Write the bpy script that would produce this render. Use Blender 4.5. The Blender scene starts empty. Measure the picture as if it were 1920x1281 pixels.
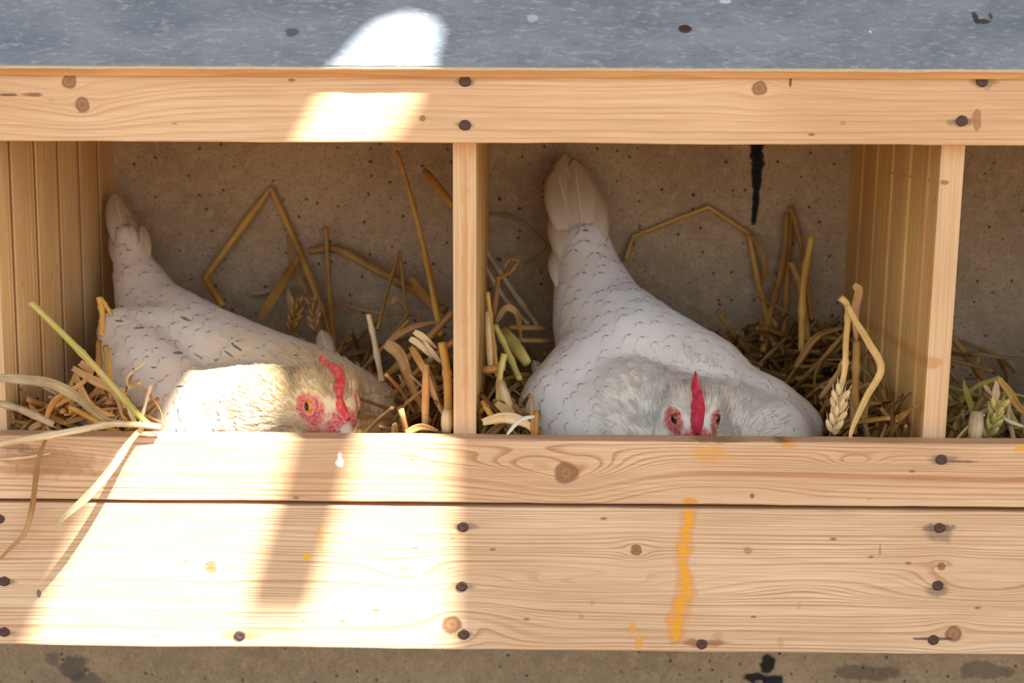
import bpy, bmesh, math, random
from mathutils import Vector, Matrix, Quaternion
from mathutils.geometry import tessellate_polygon
from mathutils.noise import noise as pnoise
SC = bpy.context.scene
COL = SC.collection
# ------------------------------------------------------------------ camera
CX, CY, CZ = 0.031867, -1.118356, 0.257702
YAW, PIT, ROLL, F = 0.0156624, 0.160020, 0.0042825, 2777.317
_fw = Vector((-math.sin(YAW)*math.cos(PIT), math.cos(YAW)*math.cos(PIT), -math.sin(PIT)))
_r0 = Vector((math.cos(YAW), math.sin(YAW), 0)); _u0 = _r0.cross(_fw)
_r = _r0*math.cos(ROLL)+_u0*math.sin(ROLL); _u = _u0*math.cos(ROLL)-_r0*math.sin(ROLL)
CAMP = Vector((CX, CY, CZ))
cd = bpy.data.cameras.new('camera'); cam = bpy.data.objects.new('camera', cd); COL.objects.link(cam)
M = Matrix.Identity(4)
for i in range(3):
    M[i][0] = _r[i]; M[i][1] = _u[i]; M[i][2] = -_fw[i]; M[i][3] = CAMP[i]
cam.matrix_world = M
cd.sensor_fit = 'HORIZONTAL'; cd.sensor_width = 36; cd.lens = F/1920*36
cd.clip_start = .02; cd.clip_end = 100
cd.dof.use_dof = True; cd.dof.focus_distance = 1.16; cd.dof.aperture_fstop = 7.1
SC.camera = cam
# ------------------------------------------------------------------ light
w = bpy.data.worlds.new('world'); SC.world = w; w.use_nodes = True
bg = w.node_tree.nodes['Background']; bg.inputs[0].default_value = (.66, .81, 1.0, 1); bg.inputs[1].default_value = 2.0
SUND = Vector((-.9, 1, -1.7))
sl = bpy.data.lights.new('sun', 'SUN'); so = bpy.data.objects.new('sun', sl); COL.objects.link(so)
so.rotation_mode = 'QUATERNION'; so.rotation_quaternion = SUND.to_track_quat('-Z', 'Y'); so.location = (2, -3, 5)
sl.energy = 26; sl.angle = math.radians(.6); sl.color = (1, .97, .91)
SC.view_settings.view_transform = 'Standard'; SC.view_settings.look = 'None'
SC.view_settings.gamma = 1; SC.view_settings.use_curve_mapping = False
SC.view_settings.exposure = -0.1
# ------------------------------------------------------------------ helpers
def ray(px, py):
    return (_fw + _r*((px-960)/F) - _u*((py-640.5)/F))
def at(px, py, Y=0.):
    d = ray(px, py); return CAMP + d*((Y-CY)/d.y)
def tag(o, label=None, cat=None, group=None, kind=None):
    if label: o['label'] = label
    if cat: o['category'] = cat
    if group: o['group'] = group
    if kind: o['kind'] = kind
    return o
def empty(name, loc=(0, 0, 0)):
    o = bpy.data.objects.new(name, None); COL.objects.link(o); o.location = loc; o.empty_display_size = .02
    return o
def mesh(name, V, Fc, mat, parent=None, smooth=False, uv=None, origin=None):
    """vertices in world space; object origin at `origin` (default base centre, or the parent's place)"""
    me = bpy.data.meshes.new(name)
    V = [Vector(v) for v in V]
    if parent is not None:
        p = parent; off = Vector((0, 0, 0))
        while p: off += p.location; p = p.parent
        O = off; loc = (0, 0, 0)
    else:
        if origin is None:
            xs = [v.x for v in V]; ys = [v.y for v in V]; zs = [v.z for v in V]
            origin = ((min(xs)+max(xs))/2, (min(ys)+max(ys))/2, min(zs))
        O = Vector(origin); loc = O
    me.from_pydata([v-O for v in V], [], Fc)
    a = me.attributes.new('rest', 'FLOAT_VECTOR', 'POINT')
    a.data.foreach_set('vector', [c for v in V for c in v])
    if uv:
        a = me.attributes.new('fuv', 'FLOAT_VECTOR', 'POINT')
        a.data.foreach_set('vector', [c for q in uv for c in q])
    if smooth: me.shade_smooth()
    me.materials.append(mat)
    o = bpy.data.objects.new(name, me); COL.objects.link(o); o.location = loc
    if parent is not None: o.parent = parent
    return o
def bevel(o, wd=.001, seg=2):
    m = o.modifiers.new('bevel', 'BEVEL'); m.width = wd; m.segments = seg; m.limit_method = 'ANGLE'; return o
class MB:
    def __init__(s): s.V = []; s.F = []; s.U = []
    def add(s, V, Fc, U=None):
        b = len(s.V); s.V += [Vector(v) for v in V]; s.F += [tuple(i+b for i in f) for f in Fc]
        s.U += (U if U else [(0, 0, 0)]*len(V))
    def box(s, x0, x1, y0, y1, z0, z1):
        V = [(x, y, z) for x in (x0, x1) for y in (y0, y1) for z in (z0, z1)]
        s.add(V, [(0, 1, 3, 2), (4, 6, 7, 5), (0, 4, 5, 1), (2, 3, 7, 6), (0, 2, 6, 4), (1, 5, 7, 3)])
    def prism(s, poly, axis, a, b, bfun=None):
        """poly of 2-d points; axis 'z': (x,y) extruded z a..b ; 'x': (y,z) extruded x"""
        n = len(poly)
        if axis == 'z': V = [(p[0], p[1], a) for p in poly]+[(p[0], p[1], bfun(p) if bfun else b) for p in poly]
        else: V = [(a, p[0], p[1]) for p in poly]+[(b, p[0], p[1]) for p in poly]
        Fc = [(i, (i+1) % n, n+(i+1) % n, n+i) for i in range(n)]
        T = tessellate_polygon([[Vector((p[0], p[1], 0)) for p in poly]])
        Fc += [tuple(t) for t in T]+[tuple(n+i for i in reversed(t)) for t in T]
        s.add(V, Fc)
    def tube(s, pts, rad, n=7, flat=1., cap=True, twist=0.):
        pts = [Vector(p) for p in pts]; m = len(pts); V = []; U = []
        rad = rad if isinstance(rad, (list, tuple)) else [rad]*m
        t0 = (pts[1]-pts[0]).normalized()
        nx = t0.orthogonal().normalized()
        L = 0
        for i, p in enumerate(pts):
            t = ((pts[min(i+1, m-1)]-p).normalized() + (p-pts[max(i-1, 0)]).normalized()).normalized()
            nx = (nx - t*nx.dot(t)).normalized(); ny = t.cross(nx)
            if i: L += (p-pts[i-1]).length
            tw = twist*i/max(1, m-1)
            for k in range(n):
                a = 2*math.pi*k/n
                q = nx*math.cos(a)*1.0 + ny*math.sin(a)*flat
                if tw: q = Quaternion(t, tw) @ q
                V.append(p+q*rad[i]); U.append((k/n, L, i/(m-1)))
        Fc = [(i*n+k, i*n+(k+1) % n, (i+1)*n+(k+1) % n, (i+1)*n+k) for i in range(m-1) for k in range(n)]
        if cap: Fc += [tuple(range(n-1, -1, -1)), tuple((m-1)*n+k for k in range(n))]
        s.add(V, Fc, U)
    def ellipsoid(s, c, ax, rows=8, cols=12, rot=None):
        c = Vector(c); V = [c+_rot(rot, Vector((0, 0, ax[2])))]
        for i in range(1, rows):
            th = math.pi*i/rows
            for k in range(cols):
                ph = 2*math.pi*k/cols
                V.append(c+_rot(rot, Vector((ax[0]*math.sin(th)*math.cos(ph), ax[1]*math.sin(th)*math.sin(ph), ax[2]*math.cos(th)))))
        V.append(c+_rot(rot, Vector((0, 0, -ax[2]))))
        Fc = [(0, 1+k, 1+(k+1) % cols) for k in range(cols)]
        for i in range(rows-2):
            a = 1+i*cols
            Fc += [(a+k, a+cols+k, a+cols+(k+1) % cols, a+(k+1) % cols) for k in range(cols)]
        a = 1+(rows-2)*cols
        Fc += [(a+k, len(V)-1, a+(k+1) % cols) for k in range(cols)]
        s.add(V, Fc)
    def build(s, name, mat, parent=None, smooth=False, origin=None):
        return mesh(name, s.V, s.F, mat, parent, smooth, s.U, origin)
def _rot(R, v): return R @ v if R is not None else v
def smooth_path(pts, k=4):
    """Catmull-Rom through pts"""
    P = [Vector(p) for p in pts]
    if len(P) < 3: return [P[0].lerp(P[1], i/3) for i in range(4)]
    out = []
    for i in range(len(P)-1):
        a = P[max(i-1, 0)]; b = P[i]; c = P[i+1]; d = P[min(i+2, len(P)-1)]
        for j in range(k):
            t = j/k
            out.append(.5*((2*b)+(c-a)*t+(2*a-5*b+4*c-d)*t*t+(3*b-a-3*c+d)*t**3))
    out.append(P[-1]); return out
# ------------------------------------------------------------------ node helper
class NT:
    def __init__(s, name):
        s.mat = bpy.data.materials.new(name); s.mat.use_nodes = True; s.t = s.mat.node_tree
        s.bsdf = s.t.nodes['Principled BSDF']; s.out = s.t.nodes['Material Output']
    def lk(s, a, b):
        if hasattr(a, 'is_output') or isinstance(a, bpy.types.NodeSocket): s.t.links.new(a, b)
        elif isinstance(a, (tuple, list)): b.default_value = tuple(a)+((1,) if len(a) == 3 and len(b.default_value) == 4 else ())
        else: b.default_value = a
    def m(s, op, a, b=None, c=None, clamp=False):
        n = s.t.nodes.new('ShaderNodeMath'); n.operation = op; n.use_clamp = clamp
        s.lk(a, n.inputs[0])
        if b is not None: s.lk(b, n.inputs[1])
        if c is not None: s.lk(c, n.inputs[2])
        return n.outputs[0]
    def attr(s, name):
        n = s.t.nodes.new('ShaderNodeAttribute'); n.attribute_name = name; return n.outputs['Vector']
    def sep(s, v):
        n = s.t.nodes.new('ShaderNodeSeparateXYZ'); s.lk(v, n.inputs[0]); return n.outputs
    def comb(s, x, y, z):
        n = s.t.nodes.new('ShaderNodeCombineXYZ')
        for i, q in enumerate((x, y, z)): s.lk(q, n.inputs[i])
        return n.outputs[0]
    def noise(s, v, scale=5., detail=3., rough=.5, col=False, dist=0.):
        n = s.t.nodes.new('ShaderNodeTexNoise'); s.lk(v, n.inputs['Vector'])
        n.inputs['Scale'].default_value = scale; n.inputs['Detail'].default_value = detail; n.inputs['Roughness'].default_value = rough
        n.inputs['Distortion'].default_value = dist
        return n.outputs['Color' if col else 'Fac']
    def vor(s, v, scale, out='Distance', rnd=1.):
        n = s.t.nodes.new('ShaderNodeTexVoronoi'); s.lk(v, n.inputs['Vector']); n.inputs['Scale'].default_value = scale
        n.inputs['Randomness'].default_value = rnd
        return n.outputs[out]
    def mix(s, f, a, b, mode='MIX'):
        n = s.t.nodes.new('ShaderNodeMix'); n.data_type = 'RGBA'; n.blend_type = mode
        s.lk(f, n.inputs[0]); s.lk(a, n.inputs[6]); s.lk(b, n.inputs[7]); return n.outputs[2]
    def mr(s, v, a, b, c=0., d=1., smooth=True):
        n = s.t.nodes.new('ShaderNodeMapRange'); n.interpolation_type = 'SMOOTHSTEP' if smooth else 'LINEAR'
        s.lk(v, n.inputs[0])
        for i, q in enumerate((a, b, c, d)): s.lk(q, n.inputs[i+1])
        return n.outputs[0]
    def ramp(s, v, stops):
        n = s.t.nodes.new('ShaderNodeValToRGB'); s.lk(v, n.inputs[0]); e = n.color_ramp.elements
        while len(e) < len(stops): e.new(.5)
        for q, (p, c) in zip(e, stops): q.position = p; q.color = tuple(c)+(1,)
        return n.outputs[0]
    def bump(s, h, strength=.3, dist=.001, prev=None):
        n = s.t.nodes.new('ShaderNodeBump'); s.lk(h, n.inputs['Height']); n.inputs['Strength'].default_value = strength
        n.inputs['Distance'].default_value = dist
        if prev is not None: s.lk(prev, n.inputs['Normal'])
        return n.outputs[0]
    def fin(s, col, rough=.7, nrm=None, spec=.3):
        s.lk(col, s.bsdf.inputs['Base Color']); s.lk(rough, s.bsdf.inputs['Roughness'])
        s.bsdf.inputs['Specular IOR Level'].default_value = spec
        if nrm is not None: s.lk(nrm, s.bsdf.inputs['Normal'])
        return s.mat
def xz(px, py, Y=0.):
    p = at(px, py, Y); return p.x, p.z
PX = 1/2484.
def wood(name, axis='x', base=(.74, .50, .29), dark=(.50, .22, .075), freq=210., knots=(), loops=(), blobs=(), streak=None, seed=0., lines=.75, fib=.35, specks=True, seams=()):
    """pine: u runs along the grain, v across it. knots (px,py,R px), loops (px,py,rx,rz,h), blobs (px,py,rx,rz,colour,alpha)"""
    n = NT(name); R0 = n.attr('rest'); X, Y, Z = n.sep(R0)
    if axis == 'x': u, v = X, n.m('ADD', Z, n.m('MULTIPLY', Y, .8))
    else: u, v = Z, n.m('ADD', X, n.m('MULTIPLY', Y, 1.0))
    wv = n.comb(n.m('MULTIPLY', u, 2.2), n.m('MULTIPLY', v, 9.), seed)
    Fv = n.m('ADD', v, n.m('MULTIPLY', n.m('SUBTRACT', n.noise(wv, 1., 3., .5), .5), .022))
    kmask = None; kcol = None
    for (px, py, R) in knots:
        kx, kz = xz(px, py); R = R*PX
        dx = n.m('SUBTRACT', X, kx); dz = n.m('SUBTRACT', Z, kz)
        r2 = n.m('ADD', n.m('MULTIPLY', n.m('MULTIPLY', dx, dx), .35), n.m('MULTIPLY', dz, dz))
        Fv = n.m('SUBTRACT', Fv, n.m('DIVIDE', n.m('MULTIPLY', dz, R*R*1.6), n.m('ADD', r2, R*R*.8)))
        rr = n.m('SQRT', n.m('ADD', n.m('MULTIPLY', dx, dx), n.m('MULTIPLY', dz, dz)))
        rr = n.m('ADD', rr, n.m('MULTIPLY', n.m('SUBTRACT', n.noise(n.comb(X, Z, seed), 90., 2.), .5), R*.8))
        k = n.mr(rr, R*.75, R*1.1, 1., 0.)
        ring = n.m('SINE', n.m('MULTIPLY', rr, 1500.))
        kc = n.mix(n.m('MULTIPLY_ADD', ring, .25, .35), (.40, .19, .075), (.13, .06, .03))
        kc = n.mix(n.mr(rr, R*.5, R*.95), kc, (.20, .09, .04))
        if kmask is None: kmask, kcol = k, kc
        else: kcol = n.mix(k, kcol, kc); kmask = n.m('MAXIMUM', kmask, k)
    for (px, py, rx, rz, h) in loops:
        kx, kz = xz(px, py)
        dx = n.m('DIVIDE', n.m('SUBTRACT', X, kx), rx*PX); dz = n.m('DIVIDE', n.m('SUBTRACT', Z, kz), rz*PX)
        r2 = n.m('ADD', n.m('MULTIPLY', dx, dx), n.m('MULTIPLY', dz, dz))
        Fv = n.m('ADD', Fv, n.m('MULTIPLY', n.m('EXPONENT', n.m('MULTIPLY', r2, -1.)), h))
    ph = n.m('ADD', n.m('MULTIPLY', Fv, freq), n.m('MULTIPLY', n.noise(n.comb(n.m('MULTIPLY', Fv, 26.), seed+3, 0.), 1., 2., .6), freq*.05))
    fr = n.m('FRACT', ph)
    ln = n.m('MULTIPLY', n.mr(fr, .45, .88), n.mr(fr, .90, .98, 1., 0.))
    stv = n.noise(n.comb(n.m('MULTIPLY', u, 3.), n.m('MULTIPLY', Fv, 60.), seed+7), 1., 3., .6)
    st = n.mr(stv, .30, .66, .28, 1.)
    ln = n.m('MULTIPLY', ln, st)
    fb = n.noise(n.comb(n.m('MULTIPLY', u, 14.), n.m('MULTIPLY', v, 700.), n.m('MULTIPLY', Y, 300.)), 1., 3., .6)
    big = n.noise(n.comb(n.m('MULTIPLY', u, 5.), n.m('MULTIPLY', v, 14.), seed+11), 1., 3., .5)
    c = n.mix(n.mr(big, .3, .7), base, (base[0]*.86, base[1]*.79, base[2]*.74))
    c = n.mix(n.m('MULTIPLY', ln, lines), c, dark)
    c = n.mix(fib, c, n.mix(n.mr(fb, .35, .7), (.72, .66, .6), (1.12, 1.12, 1.12)), 'MULTIPLY')
    if specks:
        vd = n.vor(n.comb(n.m('MULTIPLY', u, .45 if axis == 'x' else .35), v, Y), 75., 'Distance')
        vc = n.sep(n.vor(n.comb(n.m('MULTIPLY', u, .45 if axis == 'x' else .35), v, Y), 75., 'Color'))[0]
        sp = n.m('MULTIPLY', n.mr(vd, .05, .13, 1., 0.), n.mr(vc, .80, .82))
        c = n.mix(n.m('MULTIPLY', sp, .75), c, (.20, .10, .04))
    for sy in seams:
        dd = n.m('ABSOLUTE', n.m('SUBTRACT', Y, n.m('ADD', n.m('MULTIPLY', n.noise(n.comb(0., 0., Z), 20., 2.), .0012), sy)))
        c = n.mix(n.m('MULTIPLY', n.mr(dd, .0016, .0034, 1., 0.), .9), c, (.20, .085, .035))  # groove shade along with dirt painted as dark lines
    if kmask is not None: c = n.mix(n.m('MULTIPLY', kmask, .85), c, kcol)
    wob = n.noise(n.comb(X, Z, Y), 110., 3., .6)
    wob = n.m('MULTIPLY', n.m('SUBTRACT', wob, .5), 1.5)
    for (px, py, rx, rz, colr, al) in blobs:
        kx, kz = xz(px, py)
        dx = n.m('DIVIDE', n.m('SUBTRACT', X, kx), rx*PX); dz = n.m('DIVIDE', n.m('SUBTRACT', Z, kz), rz*PX)
        r = n.m('ADD', n.m('SQRT', n.m('ADD', n.m('MULTIPLY', dx, dx), n.m('MULTIPLY', dz, dz))), wob)
        soft = .55 if al < .8 else .2
        c = n.mix(n.m('MULTIPLY', n.mr(r, 1-soft, 1.1, 1., 0.), al), c, colr)
    if streak:
        pts, colr = streak
        W = [(xz(a, b), hw*PX) for a, b, hw in pts]
        z0 = W[-1][0][1]; z1 = W[0][0][1]; xm = W[0][0][0]
        t = n.mr(Z, z0, z1, 0., 1., False)
        rp = n.sep(n.ramp(t, [((q[0][1]-z0)/(z1-z0), ((q[0][0]-xm)*20+.5, q[1]*100, 0)) for q in reversed(W)]))
        xc = n.m('ADD', n.m('MULTIPLY', n.m('SUBTRACT', rp[0], .5), .05), xm)
        d = n.m('ABSOLUTE', n.m('SUBTRACT', X, xc)); hw = n.m('MULTIPLY', rp[1], .01)
        q = n.m('ADD', n.m('DIVIDE', d, hw), n.m('MULTIPLY', n.m('SUBTRACT', n.noise(n.comb(X, n.m('MULTIPLY', Z, .7), 0.), 170., 5., .75), .5), 4.))
        inz = n.m('MULTIPLY', n.mr(Z, z0-.002, z0+.003), n.mr(Z, z1-.001, z1+.001, 1., 0.))
        c = n.mix(n.m('MULTIPLY', n.m('MULTIPLY', n.mr(q, .8, 2.1, 1., 0.), inz), .5), c, (colr[0]*.85, colr[1]*.62, colr[2]))
        c = n.mix(n.m('MULTIPLY', n.m('MULTIPLY', n.mr(q, .3, 1.0, 1., 0.), inz), n.mr(n.noise(R0, 90., 4., .7), .35, .6, .45, .97)), c, colr)
    h = n.m('ADD', n.m('MULTIPLY', ln, -.6), n.m('MULTIPLY', fb, .5))
    return n.fin(c, .62, n.bump(h, .45, .0007), .25)
def concrete(name, base, dark, spots=()):
    n = NT(name); R = n.attr('rest'); X, Y, Z = n.sep(R)
    a = n.noise(R, 9., 5., .6); b = n.noise(R, 70., 4., .65); f = n.noise(R, 500., 2., .5)
    c = n.mix(n.mr(a, .3, .7), base, (base[0]*.78, base[1]*.76, base[2]*.74))
    c = n.mix(n.m('MULTIPLY', n.mr(b, .42, .7), .45), c, (base[0]*1.25, base[1]*1.25, base[2]*1.27))
    c = n.mix(.35, c, n.mix(n.mr(f, .3, .7), (.62, .62, .62), (1.18, 1.18, 1.18)), 'MULTIPLY')
    hole = None
    for sc, r0, thr, al in ((95., .15, .50, .85), (45., .10, .66, .9), (210., .24, .4, .8), (380., .27, .35, .6)):
        wp = n.comb(n.m('ADD', X, n.m('MULTIPLY', b, .004)), Y, Z)
        vd = n.vor(wp, sc, 'Distance'); vc = n.sep(n.vor(wp, sc, 'Color'))
        k = n.m('MULTIPLY', n.mr(vd, n.m('MULTIPLY', vc[1], r0), n.m('MULTIPLY_ADD', vc[1], r0, .05), 1., 0.), n.m('MULTIPLY', n.mr(vc[0], thr, thr+.03), al))
        hole = k if hole is None else n.m('MAXIMUM', hole, k)
    c = n.mix(hole, c, dark)
    wob = n.m('MULTIPLY', n.m('SUBTRACT', n.noise(R, 60., 3., .6), .5), 1.6)
    for (px, py, rx, rz, colr, al) in spots:
        kx, kz = xz(px, py, YB)
        dx = n.m('DIVIDE', n.m('SUBTRACT', X, kx), rx*PX*1.3); dz = n.m('DIVIDE', n.m('SUBTRACT', Z, kz), rz*PX*1.3)
        r = n.m('ADD', n.m('SQRT', n.m('ADD', n.m('MULTIPLY', dx, dx), n.m('MULTIPLY', dz, dz))), wob)
        c = n.mix(n.m('MULTIPLY', n.mr(r, .8, 1.1, 1., 0.), al), c, colr)
    h = n.m('SUBTRACT', n.m('MULTIPLY', f, .4), hole)
    return n.fin(c, .85, n.bump(h, .5, .0012), .2)
YB = .345
# ------------------------------------------------------------------ setting
TAR = (.012, .013, .018)
tar = [(1418, 272+i*11, (13, 10, 17, 15, 11, 10, 9, 9, 8, 8, 7, 7, 6, 7)[i], 11, TAR, .96) for i in range(14)]
tar = [(x+(3, 0, -1, 2, 0, -1, 1, 0, 0, -1, -1, -3, -4, -5)[i], y, a, b, c, d) for i, (x, y, a, b, c, d) in enumerate(tar)]
wallm = concrete('concrete_wall', (.50, .36, .215), (.022, .028, .022),
    tar+[(1440, 1248, 18, 24, TAR, .95), (1416, 1270, 26, 11, TAR, .95), (1448, 1276, 24, 14, TAR, .95), (1420, 1300, 18, 30, TAR, .9),
         (140, 1250, 40, 26, (.10, .085, .075), .7), (165, 1285, 34, 30, (.10, .085, .075), .6), (100, 1235, 20, 18, (.12, .10, .09), .5),
         (1620, 1262, 60, 16, (.06, .05, .04), .5), (1850, 1258, 60, 18, (.06, .05, .04), .5)])
b = MB(); b.box(-2.6, 2.8, YB, YB+.15, -.62, 1.95)
tag(b.build('wall_back', wallm), kind='structure')
n = NT('earth_ground'); R = n.attr('rest')
gm = n.fin(n.mix(n.noise(R, 6., 5.), (.22, .135, .05), (.15, .088, .034)), .9)
b = MB(); b.box(-8, 8, -9, YB, -.66, -.62)
tag(b.build('floor', gm), kind='structure')
n = NT('sun_mask_boards'); R = n.attr('rest'); rX, rY, rZ = n.sep(R)
rm = n.fin(n.mix(n.noise(n.comb(n.m('MULTIPLY', rX, 2.), n.m('MULTIPLY', rY, 60.), 0.), 1., 3.), (.42, .30, .19), (.28, .19, .12)), .8)  # wood for the unseen light-shaping roof and bar
H = 1.95
LIDA = math.radians(40); LZ = .2834; LY = -.010
def at_lid(px, py):
    d = ray(px, py); nrm = Vector((0, -math.sin(LIDA), math.cos(LIDA)))
    return CAMP + d*((Vector((0, LY, LZ))-CAMP).dot(nrm)/d.dot(nrm))
def up(P, h=H):
    s = (h-P.z)/1.7; return (P.x+.9*s, P.y-s)
lit = [at(35, 1262), at(140, 1020), at(268, 815), at(420, 540), at(560, 265), at(615, 165), at_lid(655, 102), at_lid(680, 70), at_lid(714, 42),
       at_lid(765, 28), at_lid(804, 38), at_lid(822, 66), at_lid(832, 100), at(845, 200), at(838, 600), at(836, 1262)]
hole = [up(p) for p in lit]
outer = [(-1.9, YB), (-1.9, -2.25), (3.1, -2.25), (3.1, YB)]
def slab(name, loops, z0, z1, mat, **kw):
    L = [[Vector((p[0], p[1], 0)) for p in l] for l in loops]
    T = tessellate_polygon(L); pts = [p for l in L for p in l]; N = len(pts)
    V = [(p.x, p.y, z0) for p in pts]+[(p.x, p.y, z1) for p in pts]
    Fc = [tuple(t) for t in T]+[tuple(N+i for i in t) for t in T]; k = 0
    for l in L:
        m = len(l); Fc += [(k+i, k+(i+1) % m, N+k+(i+1) % m, N+k+i) for i in range(m)]; k += m
    return mesh(name, V, Fc, mat, **kw)
tag(slab('sun_mask_roof', [outer, hole], H, H+.004, rm), kind='structure')  # unseen roof added, its opening cut to shape the sun patches
bar = [at(452, 1178), at(520, 960), at(554, 815), at(612, 569), at(664, 360), at(768, 262), at(800, 165), at_lid(838, 60), at(930, 60), at(880, 265), at(860, 420), at(785, 640), at(676, 820), at(642, 955), at(576, 1178)]
tag(slab('shade_bar_1', [[up(p, H-.02) for p in bar]], H-.02, H-.001, rm), kind='structure')  # unseen bar added to cast the dark band across the sun patch
# ------------------------------------------------------------------ nest box
box = tag(empty('nest_box', (0, .17, -.17)), 'long pine nest box of open bays with sloping grey lid fixed to concrete wall', 'nest box')
ZR0, ZR1 = .2275, .2834-.004
RUST = (.16, .08, .045)
IR = (.10, .075, .07)
railm = wood('pine_top_rail', 'x', (.86, .58, .33), (.62, .33, .15), 190., knots=[(130, 152, 15), (155, 197, 15), (1423, 166, 15)],
    loops=[(120, 175, 160, 60, .012), (1423, 180, 130, 30, -.004)], lines=.6, fib=.35, seed=1.,
    blobs=[(872, 153, 22, 8, IR, .55), (872, 235, 24, 7, IR, .5), (1845, 155, 28, 13, IR, .5), (1803, 230, 34, 9, IR, .6), (1831, 226, 8, 20, (.40, .2, .08), .8),
           (15, 178, 18, 3, (.12, .06, .03), .8), (60, 177, 22, 4, (.12, .06, .03), .7), (1482, 152, 3, 10, (.15, .08, .03), .9), (1581, 231, 7, 5, (.55, .25, .1), .8), (792, 222, 6, 6, (.3, .15, .06), .8)])
uppm = wood('pine_upper_front_plank', 'x', (.86, .60, .365), (.50, .21, .08), 290., knots=[(1062, 887, 24), (1410, 930, 5)],
    loops=[(1050, 880, 120, 34, .026), (1600, 868, 60, 15, .010), (850, 870, 150, 22, .008), (1350, 925, 160, 26, -.010), (300, 860, 200, 30, .007)], lines=.75, fib=.5, seed=5.,
    blobs=[(90, 868, 110, 34, (.42, .18, .06), .6), (30, 838, 50, 9, (.2, .1, .04), .6), (1330, 852, 42, 22, (.80, .36, .06), .6), (1345, 826, 60, 7, (.25, .13, .05), .6),
           (1478, 832, 18, 12, (.75, .33, .05), .7), (1765, 862, 34, 12, IR, .55), (1800, 866, 36, 3, (.18, .09, .05), .7), (1293, 941, 16, 7, (.85, .33, .02), .85),
           (637, 868, 9, 9, (.9, .9, .88), .95), (637, 855, 4, 8, (.9, .9, .88), .95), (1465, 826, 22, 5, (.2, .1, .04), .7), (1880, 826, 60, 5, (.35, .15, .04), .7), (1910, 840, 9, 6, (.85, .4, .02), .9)])
yolk = ([(1291, 957, 11), (1288, 1000, 9), (1281, 1030, 12), (1279, 1060, 9), (1286, 1085, 11), (1286, 1110, 13), (1276, 1135, 14), (1268, 1165, 15), (1267, 1204, 7)], (.92, .42, .008))
lowm = wood('pine_lower_front_plank', 'x', (.87, .635, .40), (.50, .22, .09), 290., knots=[(395, 1063, 13), (1193, 1031, 12), (1765, 1062, 9), (1787, 1190, 17), (848, 1172, 20)],
    loops=[(760, 1078, 75, 22, .012), (1110, 1096, 190, 20, .014), (1850, 1105, 170, 36, .018), (900, 1170, 90, 40, -.012), (1500, 1100, 150, 20, -.006)], lines=.8, fib=.5, seed=9., streak=yolk,
    blobs=[(600, 1010, 8, 36, (.80, .42, .10), .5), (575, 1045, 9, 8, (.92, .5, .02), .9), (1186, 1178, 8, 18, (.80, .38, .06), .75), (1198, 1205, 8, 16, (.80, .38, .06), .8),
           (1762, 1000, 34, 22, IR, .45), (1762, 990, 44, 8, IR, .6), (1758, 1108, 26, 16, IR, .55), (1316, 1206, 58, 9, (.30, .13, .05), .75), (1750, 1198, 40, 4, (.1, .06, .04), .8),
           (868, 988, 32, 10, RUST, .5), (866, 1100, 34, 8, RUST, .5), (456, 1193, 50, 10, (.5, .2, .07), .65), (870, 1190, 22, 9, RUST, .45), (8, 1092, 26, 8, RUST, .7), (8, 1186, 22, 8, RUST, .5),
           (1110, 1130, 6, 6, (.6, .27, .1), .7), (1090, 1156, 9, 6, (.6, .27, .1), .7), (1463, 1206, 8, 16, (.6, .3, .1), .5), (1402, 1033, 10, 8, (.35, .18, .08), .6), (1498, 1136, 5, 8, (.7, .35, .08), .7),
           (1345, 1192, 12, 10, (.6, .3, .1), .5), (1650, 1030, 3, 14, (.35, .2, .12), .6), (73, 1112, 5, 9, (.1, .09, .08), .8)])
divm = wood('pine_divider_boards', 'z', (.82, .51, .175), (.50, .23, .07), 150., lines=.7, fib=.4, seed=21., blobs=[(1762, 690, 22, 16, (.60, .24, .07), .6), (1785, 345, 8, 4, (.35, .15, .05), .8), (1700, 440, 9, 11, (.12, .09, .06), .7), (1660, 495, 5, 18, (.14, .07, .03), .7)])
dive = wood('pine_divider_front_edge', 'z', (.85, .59, .33), (.60, .30, .12), 260., lines=.4, fib=.35, seed=27., specks=False, blobs=[(869, 540, 7, 330, (.66, .27, .09), .55), (1762, 690, 24, 14, (.60, .24, .07), .6), (1785, 345, 8, 4, (.35, .15, .05), .8)])
lidw = wood('plywood_lid_board', 'x', (.80, .46, .20), (.50, .25, .10), 260., lines=.5, seed=31., specks=False)
flm = wood('nest_floor_boards', 'x', (.45, .30, .17), (.25, .12, .05), 150., seed=41.)
def plank(name, z0, z1, y0, y1, mat, x0=-1.3, x1=1.35, amp=.0008, seed=0):
    """long board with slightly uneven edges, subdivided along its length"""
    b = MB(); N = 132; V = []
    for i in range(N+1):
        x = x0+(x1-x0)*i/N
        e0 = amp*pnoise(Vector((x*9, seed, 0)))+amp*.5*pnoise(Vector((x*60, seed, 0)))
        e1 = amp*pnoise(Vector((x*7, seed+9, 0)))+amp*.5*pnoise(Vector((x*50, seed+5, 0)))
        V += [(x, y0, z0+e0), (x, y1, z0+e0), (x, y1, z1+e1), (x, y0, z1+e1)]
    Fc = []
    for i in range(N):
        a = 4*i; Fc += [(a+k, a+4+k, a+4+(k+1) % 4, a+(k+1) % 4) for k in range(4)]
    Fc += [(3, 2, 1, 0), (4*N, 4*N+1, 4*N+2, 4*N+3)]
    b.add(V, [tuple(reversed(f)) for f in Fc])
    return bevel(b.build(name, mat, box), .0016, 2)
rail = plank('top_rail', ZR0, .2775, 0, .022, railm, seed=1)
upp = plank('front_plank', -.0505, 0., 0, .022, uppm, seed=2)
low = plank('front_plank', -.1705, -.0537, 0, .022, lowm, seed=3)
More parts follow.
